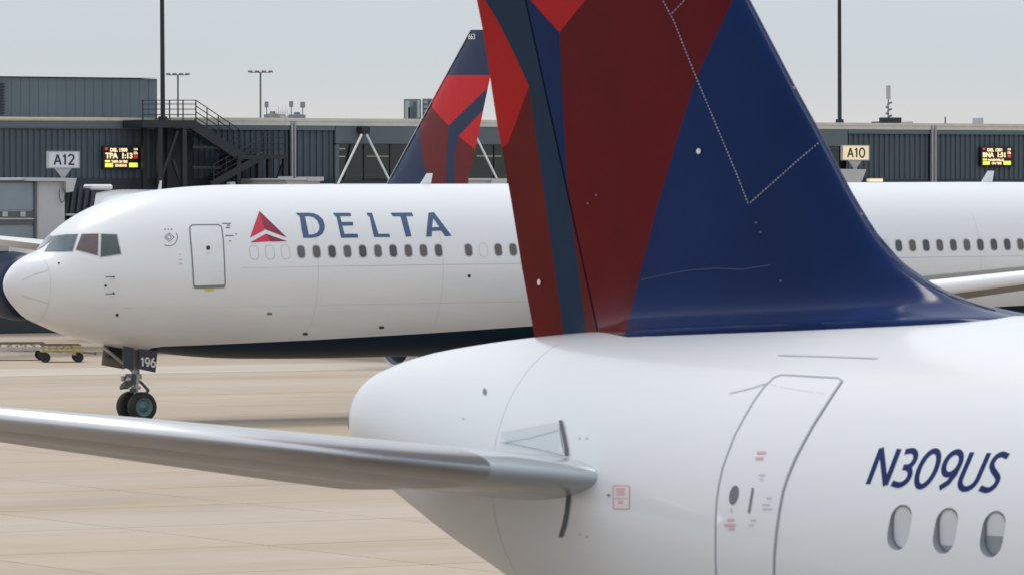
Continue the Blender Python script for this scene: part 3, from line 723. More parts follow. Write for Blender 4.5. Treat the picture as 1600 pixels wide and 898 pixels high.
nm = bpy.data.meshes.new_from_object(fus.evaluated_get(dg)); fus.modifiers.clear(); fus.data = nm; bpy.data.objects.remove(co)
if len(nm.materials) < 2: nm.materials.append(REVEAL)
nm.set_sharp_from_angle(angle=R(35))
for k, a in enumerate(ws):
    p, n = sz3(a, zw); fl = lambda x, z, yy=p.y+.045: (Vector((-x, yy, z)), Vector((0, -1, 0)))
    fr = patch('cabin_window', [[rrect(a, zw, .236, .336, .115, 6)]], fl, 0, BLIND, near)
    gap = (0.0, .17, .45, .0, .3, 0, 0, 0)[k]
    if gap:
        o_ = rrect(a, zw, .236, .336, .115, 6); zc = zw-.168+.336*gap
        lo = [(x, min(z, zc)) for x, z in o_]
        patch('pane', [[lo]], fl, .004, BLINDG, fr)
    patch('window_ring', [ribbon(rrect(a, zw, .215, .315, .105, 6), .012, True)], fl, .008, SEAL, fr)
# rear door
dl = [(1222, 586), (1210, 590), (1194.5, 605), (1178, 628), (1163.6, 653), (1150, 678), (1139.5, 704.5), (1130, 731), (1124, 759.6), (1120.5, 785), (1119.5, 810), (1119, 840), (1119, 870), (1120, 898), (1123, 940)]
dr = [(1213, 940), (1209.5, 898), (1210, 869), (1213.5, 830), (1218.6, 794), (1224, 766), (1232, 742), (1243, 716), (1256, 691), (1271, 664), (1287, 639), (1303, 614), (1316, 595), (1310, 591)]
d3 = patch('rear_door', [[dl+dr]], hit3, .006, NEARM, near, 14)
patch('door_seam', [ribbon(dl+dr, 2.7, True)], hit3, .008, mat('near_door_seam', (.36, .39, .42), .55), d3, 14)
patch('door_window', [[[(1148+7*math.cos(t)+2.6*-math.sin(t)*-1, 773-15*math.sin(t)) for t in [i*2*math.pi/24 for i in range(24)]]]], hit3, .010, mat('door_window_dark', (.09, .10, .11), .15, coat=.8), d3, None)
patch('door_handle', [ribbon([(1178, 762), (1174.5, 782), (1171.5, 801)], 3)], hit3, .012, SEAL, d3, 6)
for (x, y, w_, h_, mm_) in ((1191, 707, 14, 4, PLRED), (1188, 716, 12, 4, PLRED), (1143, 812, 10, 4, PLRED), (1142, 820, 17, 4, PLRED), (1144, 826, 8, 3, PLRED), (1192, 742, 10, 2.5, SEAM), (1191, 749, 6, 2, SEAM), (1203, 778, 8, 2.5, PLGREY), (1198, 788, 12, 2.5, SEAM), (1200, 795, 16, 2.2, SEAM), (1178, 812, 9, 2.5, SEAM), (1175, 820, 7, 2.5, SEAM), (1144, 797, 2, 6, SEAM)):
    patch('door_stencil', [[rrect(x, y, w_, h_, 1)]], hit3, .011, mm_, d3)
# registration
WL = word_len('N309US')
stroke_word('N309US', hit3, lambda u, v: (1354+u/WL*200+v*(21+u*1.1), 755.5+u/WL*11-v*(56+u/WL*2)), .158, .002, REGBLUE, near, 'registration_letter', 14)
# placard, stab travel seals, hinge fairing, small ports, seams
pl = patch('placard', [[rrect(971, 776, 25, 36, 2)]], hit3, .002, PLWHITE, near, 8)
patch('placard_border', [ribbon(rrect(971, 776, 25, 36, 2), 1.4, True)], hit3, .004, PLRED, pl, 8)
for (y, w_, h_) in ((763.5, 15, 3), (768, 14, 2.6), (772, 15, 2), (778, 23, 1.5), (784, 7, 4.5)):
    patch('placard_line', [[rrect(970, y, w_, h_, .8)]], hit3, .004, PLRED, pl)
patch('static_port', [[oval(951.5, 773, 2.2, 2.2)]], hit3, .006, SEAL, near)
patch('stabiliser_seal', [ribbon([(877.5, 657), (880, 668), (883, 682), (886, 698), (887.5, 712)], 5)], hit3, .014, SEAMD, near, 6)
patch('stabiliser_seal', [ribbon([(890, 762), (889.5, 780), (887, 800), (883, 820), (877.5, 838)], 5.5)], hit3, .014, SEAMD, near, 6)
patch('travel_plate', [[[(784, 676), (872, 660), (875, 664), (876, 671), (880, 700), (884, 711), (850, 703), (790, 690)]]], hit3, .012, mat('plate_paint', (.60, .64, .66), .3, coat=.4), near, 10)
patch('panel_seam', [ribbon([(784, 692), (830, 684), (874, 672)], 1.6)], hit3, .015, SEAM, near, 10)
for (x, y) in ((906, 684), (917, 684), (906, 834), (917, 837), (724, 653)):
    patch('fastener', [[oval(x, y, 1.5, 1.8, 10)]], hit3, .003, PLGREY, near)
patch('drain_port', [[oval(758, 611.5, 2.6, 5, 14)]], hit3, .008, SEAL, near)
patch('grab_rail', [ribbon([(1216, 554.5), (1290, 556.5), (1372, 559.5)], 2.2)], hit3, .005, PLGREY, near, 12)
patch('rain_gutter', [ribbon([(1140, 614), (1175, 606), (1196, 599), (1230, 607), (1290, 616)], 1.4)], hit3, .006, SEAM, near, 12)
for a in (6.15,): obj('panel_seam', ring_strip(H3, a, a+.006, .002), mat('faint_seam', (.64, .66, .68), .4), near, smooth=True)
obj('exhaust', shift(lathe([(-9.36, .17), (-9.412, .15), (-9.412, .12), (-9.2, .11)], 'x', 40), (0, 0, 5.05+DZ)), EXH, near, smooth=True)

# fin and rudder
TE = [(646, -575), (745, 0), (754.5, 48), (765.5, 120), (776, 190), (786.5, 245), (796.4, 300), (806, 358), (815, 415), (825, 469), (835.5, 527), (843, 570)]
LE = [(868, -575), (1166, 0), (1208, 81), (1238, 139), (1272, 202), (1310, 275), (1323, 300), (1344, 336), (1365, 369), (1383, 390), (1402, 410), (1427, 429), (1463, 452), (1513, 474), (1561, 487.5), (1600, 497), (1700, 545)]
HG = lambda y: 821+107/490*y
fy = Curve([(p[1], p[0]) for p in LE])
fLE = lambda y: fy(y)
fTE = lambda y: lin(TE, y)
def f_loc(x, y, shrink=1.0):
    p = at_lat(M3, x, y, 0.0)
    a, b = fTE(y), fLE(y); c = min(1, max(0, (b-x)/(b-a)))           # 0 at the leading edge
    chord_m = 1.15*(1166+.519*y-a)/118.0*.62
    h = foil(c, .10)*min(chord_m, 4.3)*shrink
    dz = p.z-H3.at(-p.x)[0]
    if x > 900:
        k = min(1, (x-900)/90); k = k*k*(3-2*k); cc = min(1, max(0, (x-900)/max(1, b-900)))
        e_ = math.sqrt(max(0, 1-cc**3)); h += (.26*math.exp(-max(dz, -.02)/.085)+.06*math.exp(-max(dz, 0)/.45))*k*e_
    if c <= 0: h = 0
    q = at_lat(M3, x, y, -h); return Vector((q.x, 0, q.z)), h
ys_f = [-575, -480, -380, -280, -180, -90]+[-30+i*22 for i in range(19)]+[398+i*4 for i in range(36)]
ys_f = sorted(set(ys_f))+[545]
fin_regions = [([(775, -70), (828, 0), (874, 51), (915, 0), (1040, -160), (1200, -350), (1000, -700), (600, -700)], 1),
               ([(874, 51), (880, 175), (887, 300), (912, 500), (914, 560), (968, 560), (977, 519), (989, 472), (1003, 416), (1025, 328), (1041, 275), (1061, 206), (1088, 122), (1114, 66), (1145, 0), (1180, -75), (1100, -225), (915, 0)], 2)]
obj('vertical_stabiliser', fin_bm(lambda y: HG(y)+1.3, fLE, ys_f, 26, fin_regions, f_loc, 0, 0, 1), [NAVY, RED, MAROON], near, smooth=True).data.set_sharp_from_angle(angle=R(50))
rud_regions = [([(700, -350), (620, -350), (660, 300), (793, 226), (826.5, 135), (802.7, 82.7), (777.6, 32.6), (757, 0), (735, -50)], 1),
               ([(826.5, 135), (793, 226), (660, 300), (700, 700), (890, 600), (881, 525), (849.6, 300), (838, 218)], 2),
               ([(887, 300), (905, 430), (914, 500), (918, 580), (990, 580), (960, 400), (905, 300)], 2)]
ys_r = [-575, -450, -300, -150, -60]+[i*22 for i in range(25)]+[533]
obj('rudder', fin_bm(fTE, lambda y: HG(y)-1.3, ys_r, 14, rud_regions, lambda x, y: f_loc(x, y, .94), 0, 0, 0), [RNAVY, RRED, RRUST], near, smooth=True).data.set_sharp_from_angle(angle=R(50))
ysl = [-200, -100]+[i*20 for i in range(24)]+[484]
obj('leading_edge', fin_bm(lambda y: fLE(y)-1.2, lambda y: fLE(y)+.2, ysl, 3, [], lambda x, y: (f_loc(min(x, fLE(y)), y)[0]+Vector((.012 if x > fLE(y)-.5 else 0, 0, 0)), f_loc(min(x, fLE(y)-.4), y)[1]+.004), 0, 0, 0), mat('painted_edge_highlight', (.05, .075, .19), .35, coat=.3), near, smooth=True)  # lighter navy strip: sky highlight along the fin's front edge, put into the colour
def finP(x, y):
    p, h = f_loc(x, y); return Vector((p.x, p.y-h, p.z)), Vector((0, -1, 0))
RIV = mat('rivet_paint', (.34, .37, .42), .5)
def rivets(a, b, step=5.2, r=1.25):
    n = int(math.hypot(b[0]-a[0], b[1]-a[1])/step); return [[oval(a[0]+(b[0]-a[0])*(i+.5)/n, a[1]+(b[1]-a[1])*(i+.5)/n, r*random.uniform(.8, 1.15), r, 6)] for i in range(n)]
for a, b in (((1034, -4), (1054, 34)), ((1054, 34), (1088, 120)), ((1088, 120), (1153, 275)), ((1153, 275), (1170, 319)), ((1172, 318), (1246, 252)), ((1246, 252), (1285, 219)), ((1050, 22), (1075, -4))):
    patch('rivet_row', rivets(a, b), finP, .006, RIV, near, None, kind='stuff')
    patch('panel_seam', [ribbon([a, ((a[0]+b[0])/2, (a[1]+b[1])/2), b], .9)], finP, .004, mat('fin_seam', (.12, .15, .22), .5), near, 20)
patch('position_light', [[oval(1093, 236.5, 3.6, 4.4, 14)]], finP, .012, WHITE2, near)
patch('fastener', [[oval(843.5, 441, 2.6, 5, 12)]], lambda x, y: (lambda q: (Vector((q[0].x, q[0].y-q[1], q[0].z)), Vector((0, -1, 0))))(f_loc(x, y, .94)), .012, PLWHITE, near)
for (x, y) in ((932, 305), (919, 318), (1182, 348), (1189, 363), (1220, 439)): patch('fastener', [[oval(x, y, 1.7, 1.7, 10)]], finP, .004, mat('fin_fastener', (.10, .13, .20), .5), near)
wv = [(1003, 437), (1040, 429), (1080, 422), (1120, 419), (1160, 421), (1205, 414)]
patch('fairing_seam', [ribbon(wv, 1.3)], finP, .006, mat('fin_seam2', (.028, .052, .16), .5), near, 14)
for (x, y) in ((1238, 137), (1343, 334)):
    p, h = f_loc(x, y); b = bmesh.new(); add_bar(b, p+Vector((-.02, 0, 0)), p+Vector((.025, 0, -.005)), .02, .02); obj('vortex_tab', b, LMETAL, near)

for mi in (-1, 1):
    obj('wing', loft([(-17.2, 1.2, 2.6, 7.2, .13, R(2)), (-14.8, 5.0, 3.05, 4.6, .12, R(1)), (-8.6, 17.0, 4.25, 1.6, .10, 0)], mirror=mi), GREYP, near, smooth=True)
# horizontal stabilisers with drooped elevators
SL = [(4.28, .5, 4.69, 4.30, .092, R(1)), (4.24, 1.0, 4.73, 4.15, .092, R(1)), (4.50, 1.75, 4.81, 3.78, .098, R(1)), (4.83, 2.25, 4.87, 3.50, .106, R(1)), (6.25, 4.3, 5.14, 2.50, .118, R(1)), (7.55, 6.2, 5.385, 1.55, .12, R(1))]
SL = [(a, l, z+DZ, c, t, i) for (a, l, z, c, t, i) in SL]
SGREY = mat('stabiliser_paint', (.44, .445, .45), .32, coat=.2, noise=.06, nscale=1.0, stretch=(3, .4, 1))
for mi in (-1, 1):
    stb = obj('horizontal_stabiliser', loft(SL[3:], .085, .70, 18, mirror=mi), SGREY, near, smooth=True)
    obj('leading_edge', loft(SL[3:], 0.0, .0835, 12, mirror=mi), METAL, stb, smooth=True)
    rc = obj('root_section', loft(SL[:4], 0.0, .70, 24, mirror=mi), mat('root_paint', (.40, .45, .48), .22, coat=.5, noise=.05, nscale=1.5), stb, smooth=True); rc.data.set_sharp_from_angle(angle=R(40))
    el = obj('elevator', loft(SL[1:], .705, 1.0, 10, mirror=mi, droop=R(7)), SGREY, near, smooth=True)
    for o_ in (stb, el): o_.data.set_sharp_from_angle(angle=R(40))

# ================================================================== PARKED JET BEHIND (nose to the gate)
n2 = Vector((-.418, .908, 0)); RZP = math.atan2(n2.y, n2.x)
LOCP = Vector((-(132/FP)*228-0.0, 228.0, 0)); MP = frame(LOCP, RZP)     # origin under the middle of the fin
parked = thing('parked_airliner', 'white jet parked nose-in at the gate, navy and red fin showing above the nearer fuselage', 'airliner', LOCP, RZP)
HP = Hull([(-42.5, 4.3, 4.2, .05, 4.25), (-41.9, 5.4, 3.6, .9, 4.4), (-40.6, 6.5, 2.9, 1.6, 4.6), (-38.6, 7.12, 2.65, 2.05, 4.8), (-36, 7.22, 2.6, 2.15, 4.85), (-8, 7.22, 2.6, 2.15, 4.85), (0, 7.1, 3.5, 1.7, 5.1), (5, 6.7, 5.0, .7, 5.7), (8, 6.2, 5.8, .2, 6.0)], nose=True)
obj('fuselage', HP.mesh([-42.5, -42.4, -42.2, -41.9, -41.3, -40.6, -39.6, -38.6, -37.3, -36]+[-34+i*2 for i in range(21)]+[8], 64), WHITE, parked, smooth=True)
LEp = [(541, 407), (605, 290), (736, 50), (741, 47)]; TEp = [(783, 40), (781, 47), (766, 120), (742, 236), (730, 289), (712, 380)]
def pL(y): return lin([(735, 46), (736, 50), (674.4, 163), (605, 290), (541, 407)], y)
def pR(y): return lin([(781, 46), (766, 120), (742, 236), (730, 289), (712, 380)], y)
def p_loc(x, y):
    p = at_lat(MP, x, y, 0); a, b = pL(y), pR(y); c = min(1, max(0, (x-a)/(b-a))); return p, foil(c, .10)*(b-a)/37*1.3 if 0 < c < 1 else 0
pr = [([(674.4, 163), (700.8, 117.8), (765.5, 117.8), (780, 117.8), (775, 125), (761, 139), (705.8, 196.7)], 1),
      ([(674.4, 163), (705.8, 196.7), (702, 245), (701, 289), (700, 420), (712, 420), (690, 340), (678, 289), (665.7, 245), (659, 193), (650, 180)], 2),
      ([(753, 175), (719.5, 213), (742, 233.5), (762, 250), (790, 130)], 1),
      ([(719.5, 213), (714.5, 238), (713, 289), (712, 420), (760, 420), (770, 250), (742, 233.5)], 2)]
ysp = [47]+[50+i*14 for i in range(24)]
PN = [mat('parked_navy', (.008, .026, .085), .4, spec=.2, noise=.1), mat('parked_red', (.60, .008, .016), .45, spec=.2, noise=.06), mat('parked_maroon', (.15, .006, .010), .45, spec=.2, noise=.1)]
obj('vertical_stabiliser', fin_bm(pL, pR, ysp, 12, pr, p_loc, 0, 0, 0), PN, parked, smooth=True).data.set_sharp_from_angle(angle=R(50))
def pfP(x, y):
    p, h = p_loc(x, y); s_ = 1 if (MP.inverted() @ EYE).y > 0 else -1
    return Vector((p.x, s_*h, p.z)), Vector((0, s_, 0))
obj('fleet_number', text_bm('663', pfP, lambda u, v: (734.5+u*11.5, 62-v*9), .02, None, .02), WHITE2, parked)
obj('leading_edge', fin_bm(lambda y: pL(y)-.5, lambda y: pL(y)+.4, ysp, 2, [], lambda x, y: (at_lat(MP, x, y, 0), .07), 0, 0, 0), METAL, parked)
for mi in (1, -1):
    obj('wing', loft([(-26.5, 1.5, 3.9, 8.5, .12, R(2)), (-22.8, 7.5, 4.5, 5.6, .11, R(1)), (-15.5, 18, 5.5, 2.2, .10, 0)], mirror=mi), mat('parked_wing_paint', (.66, .67, .68), .35, coat=.2), parked, smooth=True)
    obj('tailplane', loft([(-1.5, .6, 5.9, 4.6, .1, 0), (3.6, 6.6, 6.5, 1.8, .09, 0)], mirror=mi), GREYP, parked, smooth=True)
    e = Vector((27.5, mi*9.0, 2.85))
    en = obj('engine_nacelle', shift(lathe([(-a, r) for a, r in [(0, 1.24), (.08, 1.36), (.5, 1.5), (1.6, 1.58), (3.2, 1.50), (4.6, 1.22), (4.5, 1.12), (2, 1.2), (.4, 1.15)]], 'x', 40, close=True), e), mat('parked_nacelle', (.006, .017, .055), .4, spec=.2), parked, smooth=True)
    obj('core_nozzle', shift(lathe([(-4.0, .8), (-5.2, .55), (-5.9, .1)], 'x', 24), e), EXH, en, smooth=True)
    pb = bmesh.new(); add_box(pb, e.x-5, e.x-1, e.y-.18, e.y+.18, e.z+1.2, e.z+1.9); obj('engine_pylon', pb, WHITE, parked)
    g = bmesh.new(); add_tube(g, (14, mi*3.2, .6), (14, mi*3.1, 3), .15, .18, 10); obj('main_gear_strut', g, LMETAL, parked)
    for l in (2.85, 3.55): wheel(14, mi*l, .55, .54, .36, parked, mi)
g = bmesh.new(); add_tube(g, (33, 0, .4), (33, 0, 3), .1, .12, 10); obj('nose_gear_strut', g, LMETAL, parked)
for l in (.25, -.25): wheel(33, l, .42, .4, .25, parked, 1)
blade(MP, HP, 249, .42, parked, .5)

# ================================================================== TERMINAL
LT = Vector((0, 290, 0)); MT = frame(LT, AX)
def fac(x, y, q=0.0):
    p = at_lat(MT, x, y, -q); return p.x, p.z
WALL = mat('dark_corrugated_steel', (.060, .086, .112), .5, noise=.12, nscale=.4, stretch=(1, 1, .2))
WALLD = mat('base_panel_steel', (.024, .035, .046), .55, noise=.1)
FASC = mat('fascia_steel', (.105, .138, .160), .5, noise=.08, nscale=.3)
PENT = mat('penthouse_steel', (.115, .155, .178), .5, noise=.12, nscale=.35, stretch=(1, 1, .15))
COPE = mat('cream_coping', (.62, .55, .36), .5, noise=.1)
ROOF = mat('pale_roof_membrane', (.60, .59, .55), .7, noise=.1)
DARKST = mat('dark_painted_steel', (.014, .019, .024), .5, noise=.15)
PIPE = mat('pale_downpipe', (.38, .39, .41), .5, noise=.1)
term = thing('terminal_building', 'long dark grey corrugated terminal concourse behind the taxiing jet', 'terminal', LT, AX)
def fbox(name, x0, y0, x1, y1, q0, q1, m, parent=term, bev=0.0, zbase=None, label=None):
    """x/y: corners measured on the front face, which stands q1 in front of the facade line; q0 = back"""
    (a, zt), (b, zb) = fac(x0, y0, q1), fac(x1, y1, q1); zt2 = fac(x1, y0, q1)[1]
    zt = (zt+zt2)/2
    if zbase is not None: zb = zbase
    return obj(name, box(a, b, -q1, -q0, zb, zt, bev), m, parent, label=label)
xa, xb = fac(-140, 200)[0], fac(1760, 200)[0]; ZR = fac(800, 188.8)[1]; print('roof z', ZR, xa, xb)
obj('building_body', box(xa, xb, .5, 28, 0, ZR-.35), WALLD, term)
obj('roof', box(xa, xb, -.25, 28.2, ZR-.34, ZR), ROOF, term)
def corr(name, x0, x1, z0, z1, m, pitch=.333, depth=.07, yy=-.02):
    a, b = fac(x0, 240)[0], fac(x1, 240)[0]; bm = bmesh.new(); n = max(1, int((b-a)/pitch)); pts = []
    for i in range(n+1):
        u = a+i*(b-a)/n; w_ = (b-a)/n
        pts += [(u, yy), (u+w_*.30, yy), (u+w_*.40, yy-depth), (u+w_*.88, yy-depth)] if i < n else [(u, yy)]
    lo = [bm.verts.new((x, y, z0)) for x, y in pts]; hi = [bm.verts.new((x, y, z1)) for x, y in pts]
    for i in range(len(pts)-1): bm.faces.new((lo[i], lo[i+1], hi[i+1], hi[i]))
    return obj(name, bm, m, term)
zbase1 = fac(200, 281)[1]; z_top = fac(200, 202)[1]
Z = lambda y: CAMZ+(HOR-y)*290/FP
def zz_(x, y): return fac(x, y)[1]
def zc(x0, y0, x1, y1): return (zz_(x0, y0)+zz_(x1, y1))/2
# corrugated bays
zb_ = zz_(200, 279); zt_ = zz_(200, 202)
corr('corrugated_wall', -140, 450, zb_, zt_, WALL)
corr('corrugated_wall', 460, 520, zb_, zt_, WALL, .36)
corr('corrugated_wall', 1322, 1450, zb_, zt_, WALL)
corr('corrugated_wall', 1459, 1760, zb_, zt_, WALL)
for (x0, x1) in ((-140, 450), (460, 520), (1322, 1450), (1459, 1760)):
    a, b = fac(x0, 240)[0], fac(x1, 240)[0]
    obj('base_panel', box(a, b, -.14, .5, 0, zb_), WALLD, term)
for (x0, x1) in ((-140, 449.5), (460, 520), (521, 1321), (1322, 1449.5), (1459, 1760)):
    a, b = fac(x0, 240)[0], fac(x1, 240)[0]
    obj('fascia', box(a, b, -.22, .5, zt_ if not x0 == 521 else zz_(800, 226), fac(800, 192.4)[1]-.003), FASC, term)
a, b = fac(521, 240)[0], fac(527, 240)[0]; obj('wall_pier', box(a, b, -.2, .5, 0, zz_(520, 226)), FASC, term)
# glazing between the piers
GLT = bpy.data.materials.new('tinted_glazing'); GLT.use_nodes = True; t = GLT.node_tree; t.nodes.clear()
o1 = t.nodes.new('ShaderNodeOutputMaterial'); g1 = t.nodes.new('ShaderNodeBsdfGlossy'); g1.inputs['Roughness'].default_value = .05; g1.inputs[0].default_value = (.35, .4, .42, 1)
t1 = t.nodes.new('ShaderNodeBsdfTransparent'); t1.inputs[0].default_value = (.55, .6, .6, 1); m1 = t.nodes.new('ShaderNodeMixShader'); m1.inputs[0].default_value = .13
t.links.new(t1.outputs[0], m1.inputs[1]); t.links.new(g1.outputs[0], m1.inputs[2]); t.links.new(m1.outputs[0], o1.inputs[0])
LITR = mat('lit_ceiling_strip', (.8, .7, .4), .5, emit=(1, .82, .42), estr=1.0)
a, b = fac(527, 240)[0], fac(1312, 240)[0]; zg0, zg1 = zz_(700, 282), zz_(700, 226)
obj('building_room', box(a, b, .44, .49, zg0, zg1), mat('room_dark', (.02, .025, .026), .8, noise=.5, nscale=.5), term)
n = 20
for i in range(n):
    u0 = a+(b-a)*i/n; u1 = a+(b-a)*(i+1)/n
    obj('window_pane', box(u0+.04, u1-.04, .0, .03, zg0, zg1), GLT, term)
    obj('mullion', box(u0-.03, u0+.03, -.05, .06, zg0, zg1), mat('mullion_dark', (.03, .035, .038), .4, metal=.3), term)
obj('window_sill', box(a, b, -.12, .1, 0, zg0), WALLD, term)
for (x0, y0, x1, y1) in ((527.5, 232, 539, 233.5), (527.5, 244, 539, 245.6), (574, 243.8, 607, 245), (745, 243.5, 783, 245)):
    (p, z1_), (q, z0_) = fac(x0, y0, -.3), fac(x1, y1, -.3); obj('ceiling_light', box(p, q, .28, .33, z0_, z1_), LITR, term)
obj('building_room_rail', box(a, b, .30, .34, zz_(700, 275), zz_(700, 273)), FASC, term)
# downpipes
for x in (450.5, 1450.5):
    p = fac(x, 240)[0]; g = fac(x+8, 240)[0]; b_ = bmesh.new()
    add_tube(b_, (p+.06, -.3, 0), (p+.06, -.3, ZR-.1), .055, .055, 10); add_tube(b_, (g-.06, -.3, 0), (g-.06, -.3, ZR-.1), .055, .055, 10)
    obj('downpipe', b_, PIPE, term); obj('pipe_cover', box(p, g, -.27, -.16, 0, ZR-.3), mat('pipe_cover_paint', (.20, .21, .23), .5), term)
# penthouse and its louvre, coping
pz = lambda y: fac(120, y, -2)[1]
fbox('penthouse', -150, 121.5, 245.5, 190, -14, -1.5, PENT)
fbox('penthouse_cap', -152, 120, 246.8, 122.5, -14.1, -1.35, FASC)
for i in range(26):
    x = 232-i*14.3; p, z1_ = fac(x, 123.5, -1.5); z0_ = fac(x, 186, -1.5)[1]
    obj('standing_seam', box(p, p+.035, 1.48, 1.5, z0_, z1_), PENT, term)
for i in range(11):
    fbox('louvre_blade', -34, 130+i*4.6, 7.6, 132.3+i*4.6, -1.5, -1.38, WALLD)
fbox('coping', -150, 184.6, 223, 188.6, -.4, .34, COPE)
fbox('gutter_board', -150, 189, 223, 200.5, -.1, .26, FASC)
obj('gravel_stop', box(fac(350, 190)[0], fac(800, 190)[0], 5.9, 6.05, ZR, ZR+.14), COPE, term)
obj('gravel_stop', box(fac(1200, 190)[0], xb, 5.9, 6.05, ZR, ZR+.10), mat('rust_pipe', (.35, .22, .18), .6), term)
obj('roof_upstand', box(fac(340, 190)[0], xb, -.28, .1, fac(800, 192.4)[1], ZR+.02), ROOF, term)

# rooftop staircase
def P3(x, y, q): p = at_lat(MT, x, y, -q); return p
stair = thing('rooftop_staircase', 'black steel outside staircase with railings from the roof down the terminal front', 'staircase', LT, AX)
fbox('platform', 223, 188, 306, 200, .4, 2.6, DARKST, stair)
def rails(pts_list, q, r=.025, name='handrail'):
    b_ = bmesh.new()
    for a_, c_ in pts_list: add_tube(b_, P3(*a_, q), P3(*c_, q), r, r, 6)
    return obj(name, b_, DARKST, stair)
for q in (2.5, .6):
    for y in (157, 163, 171, 179.5): rails([((223, y), (306, y))], q)
    for x in (223, 244, 265, 286, 306): rails([((x, 156.5), (x, 188))], q, .035, 'railing_post')
    for k, dy in enumerate((0, 9, 18, 27)):
        rails([((306, 157+dy), (376, 204+dy*.9))], q)
    for i in range(5):
        x = 306+i*17.5; y = 157+i*11.75; rails([((x, y), (x, y+34))], q, .03, 'railing_post')
    b_ = bmesh.new(); add_bar(b_, P3(300, 194, q), P3(380, 247, q), .08, .5); obj('stringer', b_, DARKST, stair)
    b_ = bmesh.new(); add_bar(b_, P3(330, 289, q), P3(412, 243, q), .08, .36); obj('stringer', b_, DARKST, stair)
    for dy in (9, 18, 27): rails([((334, 284-dy), (412, 240-dy*.95))], q)
    for i in range(5):
        x = 334+i*19.5; y = 284-i*11; rails([((x, y), (x, y-28))], q, .03, 'railing_post')
    for y in (207, 215, 224, 233): rails([((400, y), (447, y))], q)
    for x in (400, 412, 424, 436, 447): rails([((x, 206), (x, 243))], q, .03, 'railing_post')
b_ = bmesh.new()
for i in range(16):
    p = P3(306+i*4.9, 196+i*3.25, 2.5); add_box(b_, p.x-.14, p.x+.14, -2.46, -.62, p.z-.02, p.z+.02)
for i in range(14):
    p = P3(334+i*5.9, 286-i*3.3, 2.5); add_box(b_, p.x-.14, p.x+.14, -2.46, -.62, p.z-.02, p.z+.02)
obj('stair_treads', b_, DARKST, stair)
fbox('landing', 372, 243, 408, 249, .5, 2.6, DARKST, stair); fbox('platform', 408, 242, 449, 248.5, .5, 2.6, DARKST, stair)
for (x, y0) in ((249, 200), (287, 200), (405, 248), (445, 248), (372, 249)):
    p = P3(x, y0, 2.4)
    for yy in (-2.4, -.7): b_ = bmesh.new(); add_box(b_, p.x-.12, p.x+.12, yy-.12, yy+.12, 0, p.z); obj('stair_column', b_, DARKST, stair)
for a_, c_ in (((249, 285), (277, 205)), ((270, 250), (284, 290)), ((444, 252), (430, 290)), ((300, 230), (345, 231)), ((300, 262), (345, 262))):
    b_ = bmesh.new(); add_bar(b_, P3(*a_, 2.3), P3(*c_, 2.3), .14, .14); obj('brace', b_, DARKST, stair)
fbox('dark_screen', 249, 201, 300, 292, .5, .62, DARKST, stair)

# masts and lamp posts
def mast(xt, xb_, base_y, q, r0, r1, label):
    p = MT @ P3(xb_, base_y, q); t_ = thing('light_mast', label, 'light mast', p, 0, group='tall dark floodlight masts on the terminal roof')
    h = 21
    obj('pole', tube((0, 0, 0), ((xt-xb_)/29, 0, h), r0, r1, 16), DARKST, t_, smooth=False)
    obj('base_plate', tube((0, 0, -.12), (0, 0, .12), r0*2.1, r0*1.9, 16), DARKST, t_)
    hb = bmesh.new(); add_bar(hb, (-1.5, 0, h), (1.5, 0, h), .15, .15)
    for i in range(4): add_box(hb, -1.5+i*.9, -1.1+i*.9, -.3, .1, h-.5, h-.1)
    obj('floodlight_bar', hb, DARKST, t_)
mast(251, 254.5, 186, .9, .12, .085, 'tall dark mast rising beside the rooftop staircase, left of the two')
mast(1310, 1312, 190, -3, .115, .08, 'tall dark mast on the roof above gate sign A10, right of the two')
def lamp(x, ytop, ybase, Y, nh, hw, label):
    d = sight(x, ytop); p = EYE+d*(Y/d.y); t_ = thing('lamp_post', label, 'lamp post', (p.x, p.y, 0), 0, group='distant lamp posts beyond the terminal')
    m = mat('faded_post_paint', (.16, .16, .16), .6)
    obj('pole', tube((0, 0, 0), (0, 0, p.z), .10, .07, 10), m, t_)
    s_ = Y/FP
    obj('cross_arm', tube((-hw*s_, 0, p.z), (hw*s_, 0, p.z), .035, .035, 8), m, t_)
    for i in range(nh):
        u = (-hw+i*2*hw/(nh-1))*s_; hb = bmesh.new(); add_box(hb, u-.16, u+.16, -.35, .12, p.z-.01, p.z+.13); obj('lamp_head', hb, m, t_)
lamp(278, 117.5, 183, 420, 4, 15, 'distant lamp post with row of heads, standing just right of the dark mast')
lamp(407, 113.5, 186, 420, 4, 16, 'distant lamp post with row of heads, halfway between staircase and rooftop aerials')

# far roofs and aerials
def far_box(name, cat, x0, y0, x1, y1, Y, m, label, depth=6, parts=()):
    d0 = sight(x0, y0); p0_ = EYE+d0*(Y/d0.y); d1 = sight(x1, y1); p1_ = EYE+d1*(Y/d1.y)
    t_ = thing(name, label, cat, ((p0_.x+p1_.x)/2, Y, 0)); hw = (p1_.x-p0_.x)/2
    obj('wall', box(-hw, hw, 0, depth, 0, p0_.z), m, t_)
    for (a_, b_, c_, e_, mm_, nm_) in parts:
        za = p0_.z-(b_-y0)*Y/FP; zb2 = p0_.z-(e_-y0)*Y/FP; ua = (a_-(x0+x1)/2)*Y/FP; ub = (c_-(x0+x1)/2)*Y/FP
        obj(nm_, box(ua, ub, -.12, .02, zb2, za), mm_, t_)
    return t_, p0_.z
FARB = mat('hazy_blue_block', (.17, .24, .27), .6, noise=.2, nscale=.3); FARD = mat('hazy_dark_panel', (.07, .10, .12), .5); FARL = mat('hazy_pale_panel', (.36, .42, .44), .5)
